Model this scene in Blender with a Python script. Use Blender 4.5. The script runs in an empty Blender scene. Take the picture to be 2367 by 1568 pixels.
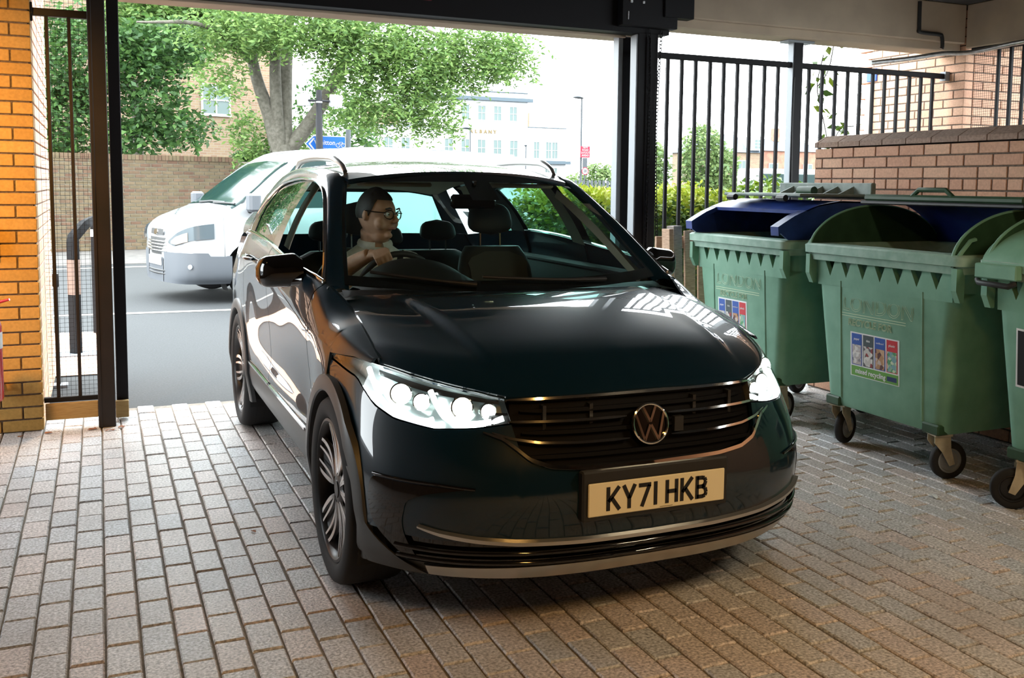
import bpy, bmesh, math, random
import numpy as np
from mathutils import Vector, Matrix, Euler
random.seed(7)
SC = bpy.context.scene
COL = SC.collection
PI = math.pi

# ---------------------------------------------------------------- camera (axes: +Y runs out of the gate, +X to the bins)
cam_d = bpy.data.cameras.new('camera'); CAM = bpy.data.objects.new('camera', cam_d); COL.objects.link(CAM)
cam_d.sensor_width = 36.0; cam_d.lens = 2321.86 / 2367 * 36.0; cam_d.clip_start = 0.05; cam_d.clip_end = 600
cam_d.shift_x = -96.81 / 2367; cam_d.shift_y = -138.87 / 2367
CAM.matrix_world = Matrix(((0.911244, 0.026708, -0.411001, 0.0), (-0.411675, 0.089603, -0.906915, 0.0),
                           (0.012605, 0.995619, 0.092645, 1.50336), (0, 0, 0, 1)))
SC.camera = CAM

# ---------------------------------------------------------------- overcast sky
W = bpy.data.worlds.new('overcast_sky'); SC.world = W; W.use_nodes = True
bg = W.node_tree.nodes['Background']
bg.inputs[0].default_value = (0.90, 0.97, 1.0, 1.0); bg.inputs[1].default_value = 9.0

SC.view_settings.view_transform = 'Standard'; SC.view_settings.look = 'None'
SC.view_settings.gamma = 1.0; SC.view_settings.use_curve_mapping = False
SC.view_settings.exposure = 0.40
try:
    SC.cycles.use_denoising = True
    SC.cycles.max_bounces = 7; SC.cycles.diffuse_bounces = 3; SC.cycles.glossy_bounces = 4
    SC.cycles.transparent_max_bounces = 12
    SC.cycles.sample_clamp_indirect = 6.0
except Exception:
    pass

# unseen lamps added to light the car park inside (their housings are built further down)
UNSEEN_LAMPS = [(-1.3, 4.3, 2.90, 20), (0.9, 0.0, 3.02, 40), (3.4, 0.5, 3.02, 40)]      # floodlight aimed at the left pier, two strip lamps
for i_, (lx, ly, lz, pw_) in enumerate(UNSEEN_LAMPS):
    ld = bpy.data.lights.new('unseen_lamp_light', 'AREA'); ld.shape = 'RECTANGLE'; ld.size = 0.16; ld.size_y = 1.2 if i_ else 0.22; ld.energy = pw_
    ld.color = ((1.0, 0.47, 0.08), (1.0, 0.50, 0.12), (1.0, 0.80, 0.54))[i_]
    lo = bpy.data.objects.new('unseen_lamp_light', ld); COL.objects.link(lo); lo.location = (lx, ly, lz - 0.055)
    if i_ == 0:
        ld.spread = math.radians(62); lo.rotation_euler = Vector((0.35, 2.35, -1.5)).to_track_quat('-Z', 'Y').to_euler(); lo.location = Vector((lx, ly, lz)) + Vector((0.35, 2.35, -1.5)).normalized() * 0.06

# ---------------------------------------------------------------- helpers
def link(o, parent=None):
    COL.objects.link(o)
    if parent is not None: o.parent = parent
    return o
def tag(o, label=None, cat=None, group=None, kind=None):
    if label: o['label'] = label
    if cat: o['category'] = cat
    if group: o['group'] = group
    if kind: o['kind'] = kind
    return o
def empty(name, loc=(0, 0, 0), rz=0.0):
    o = bpy.data.objects.new(name, None); COL.objects.link(o); o.location = loc; o.rotation_euler = (0, 0, rz)
    o.empty_display_size = 0.1
    return o
def copy_tree(o, parent=None):
    c = o.copy(); COL.objects.link(c); c.parent = parent
    for ch in list(o.children): copy_tree(ch, c)
    return c

class MB:
    """collects shapes, then builds ONE mesh object"""
    def __init__(s): s.v = []; s.f = []
    def add(s, vs, fs):
        n = len(s.v); s.v += [tuple(map(float, p)) for p in vs]; s.f += [tuple(i + n for i in f) for f in fs]; return s
    def box(s, c, d, R=None, taper=None):
        x, y, z = d[0] / 2, d[1] / 2, d[2] / 2
        vs = []
        for k in (-1, 1):
            tx, ty = (taper if (taper and k > 0) else (1, 1))
            for (i, j) in ((-1, -1), (1, -1), (1, 1), (-1, 1)):
                p = Vector((i * x * tx, j * y * ty, k * z))
                if R is not None: p = R @ p
                vs.append((p.x + c[0], p.y + c[1], p.z + c[2]))
        return s.add(vs, [(3, 2, 1, 0), (4, 5, 6, 7), (0, 1, 5, 4), (1, 2, 6, 5), (2, 3, 7, 6), (3, 0, 4, 7)])
    def cbox(s, lo, hi, ch=0.004):
        """box with chamfered edges"""
        x0, y0, z0 = lo; x1, y1, z1 = hi; c = ch
        vs = []
        for (x, sx) in ((x0, 1), (x1, -1)):
            for (y, sy) in ((y0, 1), (y1, -1)):
                for (z, sz) in ((z0, 1), (z1, -1)):
                    vs += [(x, y + sy * c, z + sz * c), (x + sx * c, y, z + sz * c), (x + sx * c, y + sy * c, z)]
        bm = bmesh.new()
        for p in vs: bm.verts.new(p)
        r = bmesh.ops.convex_hull(bm, input=bm.verts)
        bmesh.ops.dissolve_limit(bm, angle_limit=0.01, verts=bm.verts, edges=bm.edges)
        bm.verts.index_update()
        s.add([v.co for v in bm.verts], [[v.index for v in f.verts] for f in bm.faces]); bm.free(); return s
    def grid(s, P, closeu=False, closev=False, flip=False):
        """P[i][j] -> quads"""
        nu, nv = len(P), len(P[0]); vs = [p for row in P for p in row]; fs = []
        for i in range(nu if closeu else nu - 1):
            for j in range(nv if closev else nv - 1):
                a, b = i * nv + j, i * nv + (j + 1) % nv; c_, d = ((i + 1) % nu) * nv + (j + 1) % nv, ((i + 1) % nu) * nv + j
                fs.append((a, d, c_, b) if flip else (a, b, c_, d))
        return s.add(vs, fs)
    def tube(s, path, r, n=8, caps=True, up=None, flat=1.0, closed=False):
        path = [Vector(p) for p in path]; m = len(path)
        rs = r if isinstance(r, (list, tuple)) else [r] * m
        rows = []; prev = None
        for i in range(m):
            if closed: t = path[(i + 1) % m] - path[(i - 1) % m]
            else: t = path[min(i + 1, m - 1)] - path[max(i - 1, 0)]
            if t.length < 1e-9: t = Vector((0, 0, 1))
            t.normalize()
            if prev is None:
                ref = Vector(up) if up else (Vector((0, 0, 1)) if abs(t.z) < 0.9 else Vector((1, 0, 0)))
                nrm = (ref - t * ref.dot(t)).normalized()
            else:
                nrm = prev - t * prev.dot(t)
                nrm = nrm.normalized() if nrm.length > 1e-6 else prev
            prev = nrm; bn = t.cross(nrm)
            rows.append([path[i] + (nrm * math.cos(2 * PI * k / n) * flat + bn * math.sin(2 * PI * k / n)) * rs[i] for k in range(n)])
        n0 = len(s.v); s.grid(rows, closev=True, closeu=closed)
        if caps and not closed:
            s.f.append(tuple(n0 + k for k in range(n))[::-1]); s.f.append(tuple(n0 + (m - 1) * n + k for k in range(n)))
        return s
    def lathe(s, prof, n=32, M=None, a0=0.0, a1=2 * PI, cap=False):
        """prof [(r, h)] round local z"""
        full = abs(a1 - a0 - 2 * PI) < 1e-6; rows = []
        cnt = n if full else n + 1
        for i in range(cnt):
            t = a0 + (a1 - a0) * i / n
            row = [Vector((r * math.cos(t), r * math.sin(t), h)) for r, h in prof]
            if M is not None: row = [M @ p for p in row]
            rows.append(row)
        return s.grid(rows, closeu=full)
    def prism(s, poly, h, M=None, z0=0.0):
        """extrude a 2D polygon (local xy) by h"""
        n = len(poly); vs = [Vector((x, y, z0)) for x, y in poly] + [Vector((x, y, z0 + h)) for x, y in poly]
        if M is not None: vs = [M @ p for p in vs]
        return s.add(vs, [tuple(range(n))[::-1], tuple(range(n, 2 * n))] + [(i, (i + 1) % n, n + (i + 1) % n, n + i) for i in range(n)])
    def ball(s, c, r, nu=16, nv=10, M=None):
        r = r if isinstance(r, (tuple, list)) else (r, r, r); rows = []
        for i in range(nv + 1):
            ph = -PI / 2 + PI * i / nv
            row = []
            for k in range(nu):
                th = 2 * PI * k / nu
                p = Vector((r[0] * math.cos(ph) * math.cos(th), r[1] * math.cos(ph) * math.sin(th), r[2] * math.sin(ph)))
                if M is not None: p = M @ p
                row.append(p + Vector(c))
            rows.append(row)
        return s.grid(rows, closev=True)
    def mirror(s):
        n = len(s.v); s.v += [(-x, y, z) for x, y, z in s.v]; s.f += [tuple(i + n for i in f)[::-1] for f in s.f[:]]; return s
    def mesh(s, name, mat, smooth=None, weld=0.0):
        me = bpy.data.meshes.new(name); me.from_pydata(s.v, [], s.f)
        if weld:
            bm = bmesh.new(); bm.from_mesh(me); bmesh.ops.remove_doubles(bm, verts=bm.verts, dist=weld)
            bmesh.ops.recalc_face_normals(bm, faces=bm.faces); bm.to_mesh(me); bm.free()
        if mat is not None: me.materials.append(mat)
        if smooth is not None:
            me.shade_smooth(); me.set_sharp_from_angle(angle=math.radians(smooth))
        me.update(); return me
    def build(s, name, mat, parent=None, smooth=None, weld=0.0, loc=None, kind=None, label=None):
        o = bpy.data.objects.new(name, s.mesh(name, mat, smooth, weld)); link(o, parent)
        if loc is not None: o.location = loc
        if kind: o['kind'] = kind
        if label: o['label'] = label
        return o

def inst(mesh, name, parent=None, loc=(0, 0, 0), rot=(0, 0, 0), scale=(1, 1, 1)):
    o = bpy.data.objects.new(name, mesh); link(o, parent); o.location = loc; o.rotation_euler = rot; o.scale = scale; return o
def modifier(o, kind, **kw):
    m = o.modifiers.new(kind.lower(), kind)
    for k, v in kw.items(): setattr(m, k, v)
    return m
def text_mesh(txt, size, depth, name, mat, align='CENTER', bold=0.0, space=1.0):
    cu = bpy.data.curves.new('t', 'FONT'); cu.body = txt; cu.size = size; cu.extrude = depth; cu.align_x = align; cu.align_y = 'CENTER'
    cu.offset = bold; cu.resolution_u = 2; cu.space_character = space
    ob = bpy.data.objects.new('t', cu); COL.objects.link(ob)
    me = bpy.data.meshes.new_from_object(ob); me.name = name
    bpy.data.objects.remove(ob); bpy.data.curves.remove(cu)
    me.materials.clear(); me.materials.append(mat); return me

def spl(xs, ys):
    """smooth interpolation through points (finite-difference Hermite)"""
    xs = np.asarray(xs, float); ys = np.asarray(ys, float)
    if ys.ndim == 1: ys = ys[:, None]; one = True
    else: one = False
    d = np.diff(ys, axis=0) / np.diff(xs)[:, None]
    m = np.empty_like(ys); m[0] = d[0]; m[-1] = d[-1]
    if len(xs) > 2:
        h = np.diff(xs)[:, None]; m[1:-1] = (d[:-1] * h[1:] + d[1:] * h[:-1]) / (h[1:] + h[:-1])
    def f(x):
        x = min(max(x, xs[0]), xs[-1]); i = min(int(np.searchsorted(xs, x, side='right')) - 1, len(xs) - 2)
        h = xs[i + 1] - xs[i]; t = (x - xs[i]) / h
        r = (2*t**3 - 3*t*t + 1) * ys[i] + (t**3 - 2*t*t + t) * h * m[i] + (-2*t**3 + 3*t*t) * ys[i+1] + (t**3 - t*t) * h * m[i+1]
        return float(r[0]) if one else r
    return f
def lerp(xs, ys): return lambda x: float(np.interp(x, xs, ys))

# ---------------------------------------------------------------- materials
def mat(name, col, rough=0.5, metal=0.0, spec=0.5, coat=0.0, emit=None, es=0.0, coatr=0.03):
    m = bpy.data.materials.new(name); m.use_nodes = True
    b = m.node_tree.nodes['Principled BSDF']
    b.inputs['Base Color'].default_value = (*col, 1); b.inputs['Roughness'].default_value = rough; b.inputs['Metallic'].default_value = metal
    b.inputs['Specular IOR Level'].default_value = spec
    b.inputs['Coat Weight'].default_value = coat; b.inputs['Coat Roughness'].default_value = coatr
    if emit: b.inputs['Emission Color'].default_value = (*emit, 1); b.inputs['Emission Strength'].default_value = es
    return m
def noisy(name, c1, c2, scale=8.0, rough=0.7, bump=0.0, detail=6.0, rnd=0.0, bscale=None, spec=0.4, metal=0.0, dist=0.002, contrast=(0.35, 0.65), stretch=None, c3=None):
    """two-tone procedural surface with optional bump and per-object tint"""
    m = mat(name, c1, rough, metal, spec); nt = m.node_tree; N = nt.nodes; L = nt.links; b = N['Principled BSDF']
    tc = N.new('ShaderNodeTexCoord'); mp = N.new('ShaderNodeMapping'); L.new(tc.outputs['Object'], mp.inputs[0])
    geo = N.new('ShaderNodeNewGeometry')
    nz = N.new('ShaderNodeTexNoise'); nz.inputs['Scale'].default_value = scale; nz.inputs['Detail'].default_value = detail
    if stretch: mp.inputs['Scale'].default_value = stretch; L.new(mp.outputs[0], nz.inputs['Vector'])
    else: L.new(geo.outputs['Position'], nz.inputs['Vector'])
    cr = N.new('ShaderNodeValToRGB'); L.new(nz.outputs[0], cr.inputs[0])
    cr.color_ramp.elements[0].color = (*c1, 1); cr.color_ramp.elements[1].color = (*c2, 1)
    cr.color_ramp.elements[0].position = contrast[0]; cr.color_ramp.elements[1].position = contrast[1]
    out = cr.outputs[0]
    if rnd > 0:
        oi = N.new('ShaderNodeObjectInfo'); hs = N.new('ShaderNodeHueSaturation')
        mr = N.new('ShaderNodeMapRange'); mr.inputs[3].default_value = 1 - rnd; mr.inputs[4].default_value = 1 + rnd
        L.new(oi.outputs['Random'], mr.inputs[0]); L.new(mr.outputs[0], hs.inputs['Value']); L.new(out, hs.inputs['Color']); out = hs.outputs[0]
        if c3:
            mx = N.new('ShaderNodeMix'); mx.data_type = 'RGBA'; wn = N.new('ShaderNodeTexWhiteNoise'); wn.noise_dimensions = '1D'
            L.new(oi.outputs['Random'], wn.inputs['W']); pw = N.new('ShaderNodeMath'); pw.operation = 'POWER'; pw.inputs[1].default_value = 1.6
            L.new(wn.outputs[0], pw.inputs[0]); L.new(pw.outputs[0], mx.inputs[0]); L.new(out, mx.inputs[6]); mx.inputs[7].default_value = (*c3, 1); out = mx.outputs[2]
    L.new(out, b.inputs['Base Color'])
    if bump > 0:
        n2 = N.new('ShaderNodeTexNoise'); n2.inputs['Scale'].default_value = bscale or scale * 6; n2.inputs['Detail'].default_value = 5
        L.new(geo.outputs['Position'], n2.inputs['Vector'])
        bp = N.new('ShaderNodeBump'); bp.inputs['Strength'].default_value = bump; bp.inputs['Distance'].default_value = dist
        L.new(n2.outputs[0], bp.inputs['Height']); L.new(bp.outputs[0], b.inputs['Normal'])
    return m
def glass(name, tint=(0.6, 0.9, 0.85), refl=1.0, f0=0.04, rough=0.0):
    """thin pane: transparent with a Schlick reflection that is the same from both sides"""
    m = bpy.data.materials.new(name); m.use_nodes = True; nt = m.node_tree; N = nt.nodes; L = nt.links; N.clear()
    o = N.new('ShaderNodeOutputMaterial'); mx = N.new('ShaderNodeMixShader'); t = N.new('ShaderNodeBsdfTransparent'); g = N.new('ShaderNodeBsdfGlossy')
    lw = N.new('ShaderNodeLayerWeight'); lw.inputs[0].default_value = 0.5
    pw = N.new('ShaderNodeMath'); pw.operation = 'POWER'; pw.inputs[1].default_value = 4.0; L.new(lw.outputs['Facing'], pw.inputs[0])
    mr = N.new('ShaderNodeMapRange'); mr.inputs[3].default_value = f0; mr.inputs[4].default_value = 1.0; L.new(pw.outputs[0], mr.inputs[0])
    t.inputs[0].default_value = (*tint, 1); g.inputs['Roughness'].default_value = rough; g.inputs[0].default_value = (refl, refl, refl, 1)
    L.new(mr.outputs[0], mx.inputs[0]); L.new(t.outputs[0], mx.inputs[1]); L.new(g.outputs[0], mx.inputs[2]); L.new(mx.outputs[0], o.inputs[0])
    return m
def emis(name, col, s):
    m = bpy.data.materials.new(name); m.use_nodes = True; N = m.node_tree.nodes; N.clear()
    o = N.new('ShaderNodeOutputMaterial'); e = N.new('ShaderNodeEmission'); e.inputs[0].default_value = (*col, 1); e.inputs[1].default_value = s
    m.node_tree.links.new(e.outputs[0], o.inputs[0]); return m
M = {}
M['black_paint'] = mat('black_paint', (0.008, 0.008, 0.010), 0.6, spec=0.2)
M['brown_paint'] = noisy('brown_paint', (0.010, 0.008, 0.007), (0.018, 0.012, 0.010), 5, 0.5)
M['steel'] = noisy('galvanised_steel', (0.42, 0.43, 0.44), (0.60, 0.61, 0.62), 30, 0.35, metal=0.9)
M['grey_paint'] = mat('grey_paint', (0.22, 0.25, 0.28), 0.4)
M['white_plain'] = mat('white_plain', (0.8, 0.8, 0.8), 0.5)
M['rubber'] = mat('rubber', (0.018, 0.018, 0.019), 0.75, spec=0.3)
M['black_plastic'] = mat('black_plastic', (0.014, 0.015, 0.016), 0.5)
M['chrome'] = mat('chrome', (0.75, 0.75, 0.73), 0.08, 1.0)

# ================================================================= STRUCTURE
def project(p):
    q = CAM_INV @ Vector(p); return (2367 / 2 + 96.81 + 2321.86 * q.x / -q.z, 784 - 138.87 - 2321.86 * q.y / -q.z, -q.z)
CAM_INV = CAM.matrix_world.inverted()

def piece_mat(name, c1, c2, c3, scale=60, rough=0.8, bump=0.5, spread=0.22, bscale=220, stain=None):
    """a material whose tint varies from piece to piece (object and mesh island)"""
    m = mat(name, c1, rough, 0, 0.35); nt = m.node_tree; N = nt.nodes; L = nt.links; b = N['Principled BSDF']
    oi = N.new('ShaderNodeObjectInfo'); g = N.new('ShaderNodeNewGeometry')
    ad = N.new('ShaderNodeMath'); ad.operation = 'ADD'; L.new(oi.outputs['Random'], ad.inputs[0]); L.new(g.outputs['Random Per Island'], ad.inputs[1])
    wn = N.new('ShaderNodeTexWhiteNoise'); wn.noise_dimensions = '1D'; L.new(ad.outputs[0], wn.inputs['W'])
    r = N.new('ShaderNodeValToRGB'); L.new(wn.outputs[0], r.inputs[0]); e = r.color_ramp.elements
    e[0].color = (*c1, 1); e[1].color = (*c3, 1); k = e.new(0.5); k.color = (*c2, 1)
    nz = N.new('ShaderNodeTexNoise'); nz.inputs['Scale'].default_value = scale; nz.inputs['Detail'].default_value = 6; L.new(g.outputs['Position'], nz.inputs['Vector'])
    mr = N.new('ShaderNodeMapRange'); mr.inputs[1].default_value = 0.3; mr.inputs[2].default_value = 0.7; mr.inputs[3].default_value = 1 - spread; mr.inputs[4].default_value = 1 + spread
    L.new(nz.outputs[0], mr.inputs[0]); hs = N.new('ShaderNodeHueSaturation'); L.new(r.outputs[0], hs.inputs['Color']); L.new(mr.outputs[0], hs.inputs['Value'])
    out = hs.outputs[0]
    if stain:
        n3 = N.new('ShaderNodeTexNoise'); n3.inputs['Scale'].default_value = 1.3; n3.inputs['Detail'].default_value = 4; L.new(g.outputs['Position'], n3.inputs['Vector'])
        m3 = N.new('ShaderNodeMapRange'); m3.inputs[1].default_value = 0.45; m3.inputs[2].default_value = 0.7; m3.inputs[4].default_value = stain[1]; L.new(n3.outputs[0], m3.inputs[0])
        mx = N.new('ShaderNodeMix'); mx.data_type = 'RGBA'; L.new(m3.outputs[0], mx.inputs[0]); L.new(out, mx.inputs[6]); mx.inputs[7].default_value = (*stain[0], 1); out = mx.outputs[2]
    L.new(out, b.inputs['Base Color'])
    n2 = N.new('ShaderNodeTexNoise'); n2.inputs['Scale'].default_value = bscale; n2.inputs['Detail'].default_value = 4; L.new(g.outputs['Position'], n2.inputs['Vector'])
    bp = N.new('ShaderNodeBump'); bp.inputs['Strength'].default_value = bump; bp.inputs['Distance'].default_value = 0.003
    L.new(n2.outputs[0], bp.inputs['Height']); L.new(bp.outputs[0], b.inputs['Normal'])
    return m
M['paver'] = piece_mat('clay_paver', (0.55, 0.485, 0.46), (0.54, 0.525, 0.515), (0.46, 0.485, 0.51), 95, 0.46, 0.6, 0.58, 130, ((0.22, 0.19, 0.17), 0.40))
M['sand'] = noisy('jointing_sand', (0.17, 0.155, 0.13), (0.26, 0.235, 0.20), 40, 0.95)
M['brick'] = piece_mat('buff_brick', (0.62, 0.37, 0.25), (0.56, 0.32, 0.22), (0.66, 0.42, 0.29), 70, 0.85, 0.35, 0.12)
M['brick_lamplit'] = piece_mat('lamplit_buff_brick', (0.46, 0.275, 0.08), (0.42, 0.245, 0.065), (0.49, 0.30, 0.09), 70, 0.85, 0.35, 0.12)  # buff brick with the lamp's amber glow mixed into its colour
M['mortar'] = noisy('mortar_dark', (0.10, 0.075, 0.06), (0.17, 0.13, 0.10), 60, 0.95)
M['coping'] = piece_mat('coping_brick', (0.36, 0.25, 0.19), (0.30, 0.22, 0.18), (0.40, 0.28, 0.22), 60, 0.9, 0.4, 0.25)
M['concrete'] = noisy('painted_concrete', (0.42, 0.34, 0.26), (0.50, 0.41, 0.31), 3, 0.8, 0.2)
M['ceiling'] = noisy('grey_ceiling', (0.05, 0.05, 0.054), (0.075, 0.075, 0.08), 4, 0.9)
M['asphalt'] = noisy('asphalt', (0.016, 0.0178, 0.019), (0.033, 0.036, 0.038), 70, 0.85, 0.6, bscale=120, contrast=(0.3, 0.72))
M['roadline'] = noisy('road_marking', (0.2000, 0.1920, 0.1680), (0.3040, 0.2960, 0.2720), 20, 0.7)
M['pavement'] = noisy('pavement_slabs', (0.0800, 0.0760, 0.0720), (0.1200, 0.1120, 0.1040), 6, 0.9)

def brick_tex(name, c1, c2, mortar, sx=.225, sz=.075):
    m = mat(name, c1, 0.9); N = m.node_tree.nodes; L = m.node_tree.links; tc = N.new('ShaderNodeTexCoord'); sp = N.new('ShaderNodeSeparateXYZ'); L.new(tc.outputs['Object'], sp.inputs[0])
    ad = N.new('ShaderNodeMath'); L.new(sp.outputs[0], ad.inputs[0]); L.new(sp.outputs[1], ad.inputs[1]); cb = N.new('ShaderNodeCombineXYZ'); L.new(ad.outputs[0], cb.inputs[0]); L.new(sp.outputs[2], cb.inputs[1])
    b = N.new('ShaderNodeTexBrick'); b.inputs['Color1'].default_value = (*c1, 1); b.inputs['Color2'].default_value = (*c2, 1); b.inputs['Mortar'].default_value = (*mortar, 1); b.inputs['Scale'].default_value = 1.0
    b.inputs['Mortar Size'].default_value = .008; b.inputs['Brick Width'].default_value = sx; b.inputs['Row Height'].default_value = sz; L.new(cb.outputs[0], b.inputs['Vector']); L.new(b.outputs[0], N['Principled BSDF'].inputs['Base Color']); return m
M['pier_tex'] = brick_tex('lamplit_pier_brick', (0.46, 0.275, 0.08), (0.42, 0.245, 0.065), (0.13, 0.10, 0.08))  # same amber lamp tint in the brick colours
# ---- floor with single pavers
PM, PL, PX0, PY0 = 0.1066, 0.2185, -0.0175, 3.218
fl = MB().box((2.35, -0.4, -0.06), (11.3, 15.1, 0.1)); floor = fl.build('floor', M['sand']); tag(floor, kind='structure', label='pavior brick floor of the undercroft car park')
pv = MB(); L_, W_, c_ = PL - 0.0085, PM - 0.0075, 0.005
pv.add([(-W_/2, -L_/2, -0.03), (W_/2, -L_/2, -0.03), (W_/2, L_/2, -0.03), (-W_/2, L_/2, -0.03),
        (-W_/2, -L_/2, -c_), (W_/2, -L_/2, -c_), (W_/2, L_/2, -c_), (-W_/2, L_/2, -c_),
        (-W_/2 + c_, -L_/2 + c_, 0), (W_/2 - c_, -L_/2 + c_, 0), (W_/2 - c_, L_/2 - c_, 0), (-W_/2 + c_, L_/2 - c_, 0)],
       [(0, 1, 5, 4), (1, 2, 6, 5), (2, 3, 7, 6), (3, 0, 4, 7), (4, 5, 9, 8), (5, 6, 10, 9), (6, 7, 11, 10), (7, 4, 8, 11), (8, 9, 10, 11)])
paver_me = pv.mesh('paver', M['paver'])
cells = []
rp = random.Random(3)
for k in range(-26, 47):
    x = PX0 + (k + 0.5) * PM
    for n in range(-26, 19):
        y = PY0 + (n + (0.5 if k % 2 else 0.0) + 0.5) * PL
        if y > 7.13: continue
        px, py, dz = project((x, y, 0))
        vis = 0 if (-30 < px < 2397 and dz > 0.5 and py < 1600 and not (0.80 < x < 2.52 and 2.95 < y < 7.1) and not (x > 3.9 and y < 6.2)) else 1
        cells.append((vis, dz, x, y))
cells.sort()
rest = MB()
for i, (vis, dz, x, y) in enumerate(cells):
    dzz = rp.uniform(-0.0022, 0.0016); rx, ry = rp.uniform(-0.008, 0.008), rp.uniform(-0.012, 0.012); jx, jy = rp.uniform(-0.0012, 0.0012), rp.uniform(-0.0015, 0.0015)
    if i < 300 and not vis:
        inst(paver_me, 'paver', floor, (x + jx, y + jy, dzz), (rx, ry, rp.uniform(-0.006, 0.006)))
    else:
        rest.add([(vx + x + jx, vy + y + jy, vz + dzz + ry * -vx + rx * vy) for vx, vy, vz in pv.v], pv.f)
rest.build('paving', M['paver'], floor, kind='stuff')

# ---- bricks
_bm = {}
def brick(parent, lo, hi, matn='brick', ch=0.003, name='brick'):
    d = tuple(round(hi[i] - lo[i], 4) for i in range(3)); key = (d, matn, name)
    if key not in _bm: _bm[key] = MB().cbox((0, 0, 0), d, ch).mesh(name, M[matn])
    return inst(_bm[key], name, parent, lo)
H, J = 0.075, 0.010
# left pier: front face y = 6.65, free edge x = -0.335
core = MB().box((-1.48, 6.72, 1.55), (2.26, 0.12, 3.1)); core.box((-0.40, 7.6, 1.55), (0.11, 1.85, 3.1))
wl = core.build('wall_left', M['mortar']); tag(wl, kind='structure', label='buff brick pier and wall left of the gate')
xe = -0.335
for c in range(41):
    z = c * H + 0.004
    if c % 2: cuts = [xe, xe - 0.1025 - J] + [xe - 0.1125 - 0.225 * i for i in range(1, 5)]
    else: cuts = [xe] + [xe - 0.225 * i for i in range(1, 5)]
    for a_, b_ in zip(cuts[:-1], cuts[1:]):
        if a_ < -1.2: continue
        brick(wl, (b_ + J, 6.65, z), (a_, 6.75, z + 0.065), 'brick_lamplit')
    # reveal towards the road
    y0 = 6.75 + J if c % 2 else 6.865
    if not c % 2: brick(wl, (xe - 0.06, 6.76, z), (xe, 6.855, z + 0.065))
    yy = y0
    while yy < 8.35:
        brick(wl, (xe - 0.06, yy, z), (xe, min(yy + 0.215, 8.5), z + 0.065)); yy += 0.225
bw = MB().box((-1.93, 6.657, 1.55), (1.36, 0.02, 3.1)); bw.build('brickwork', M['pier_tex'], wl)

# right low wall: face x = 4.92, end y = 6.13, top course line z = 1.804
WX, WE, WT, WY = 4.92, 6.13, 1.804, 5.93
core = MB().box((WX + 0.17, 1.57, 0.90), (0.326, 9.11, 1.80)); wr = core.build('wall_right', M['mortar'])
tag(wr, kind='structure', label='low pink brick wall with sloped coping behind the bins')
def ycuts(first, step):
    r = [WE]; y = first
    while y > 2.6:
        if y < WE - 0.03: r.append(y)
        y -= step
    return r
for c in range(24):
    z = WT - (c + 1) * H + 0.005
    if z < -0.01: break
    if c == 3: cu = ycuts(WY + 0.1125, 0.1125)
    elif c % 2: cu = ycuts(WY + 0.1125, 0.225)
    else: cu = ycuts(WY, 0.225)
    for a_, b_ in zip(cu[:-1], cu[1:]):
        if z < 0.9 and a_ < 3.3: continue
        brick(wr, (WX, b_ + J / 2, z), (WX + 0.10, a_ - J / 2, z + 0.065))
rb = MB().box((WX + 0.05, -0.3, 0.9), (0.09, 5.6, 1.79)); rb.build('brickwork', M['brick'], wr)
eb = 0
for c in range(24):
    z = WT - (c + 1) * H + 0.005
    if z > 0: brick(wr, (WX + 0.11, WE - 0.1, z), (WX + 0.325, WE + 0.001, z + 0.065))
cop = {}
for i in range(18):
    y1 = WY + 0.16 - 0.225 * (i - 1) if i else WE; y0 = max(WY + 0.16 - 0.225 * i, -3)
    if y1 - y0 < 0.02: continue
    d = y1 - y0 - 0.008
    key = round(d, 3)
    if key not in cop:
        q = [(0, 0.0), (0, 0.035), (0.10, 0.088), (0.34, 0.088), (0.34, 0.0)]
        cop[key] = MB().add([(x, 0, z) for x, z in q] + [(x, d, z) for x, z in q], [(0, 1, 2, 3, 4), (9, 8, 7, 6, 5)] + [((i_ + 1) % 5, i_, i_ + 5, (i_ + 1) % 5 + 5) for i_ in range(5)]).mesh('coping_brick', M['coping'])
    inst(cop[key], 'coping_brick', wr, (WX - 0.006, y0 + 0.004, WT + 0.006))

# far right pier: front face y = 6.55, side face x = 6.83
core = MB().box((7.45, 7.135, 1.55), (1.23, 1.15, 3.1)); wf = core.build('wall_far_right', M['mortar']); tag(wf, kind='structure', label='pink brick pier beyond the railings')
for c in range(18, 41):
    z = c * H - 0.02
    off = 0.1125 if c % 2 else 0.0
    y = 6.55
    yy = [6.55] + [6.55 + 0.215 + J - off + 0.225 * i for i in range(0, 6)]
    for a_, b_ in zip(yy[:-1], yy[1:]): brick(wf, (6.83, a_ + (J if a_ > 6.56 else 0), z), (6.93, b_, z + 0.065))
    xx = [6.83 + 0.1025 + (0.1125 if not c % 2 else 0) - 0.0 + 0.225 * i for i in range(0, 5)]
    st = 6.93 + J
    for x1 in xx:
        if x1 - st > 0.03: brick(wf, (st, 6.55, z), (x1, 6.64, z + 0.065)); st = x1 + J

# back and far left walls, ceiling, beams
M['dim_wall'] = noisy('dark_brick', (0.10, 0.07, 0.05), (0.15, 0.105, 0.08), 5, 0.9)  # darkened base colour so the car reflects a dark room
wb = MB().box((2.35, -7.95, 1.5), (11.5, 0.1, 3.2)).build('wall_back', M['dim_wall']); tag(wb, kind='structure', label='brick wall at the back of the car park')
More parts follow.
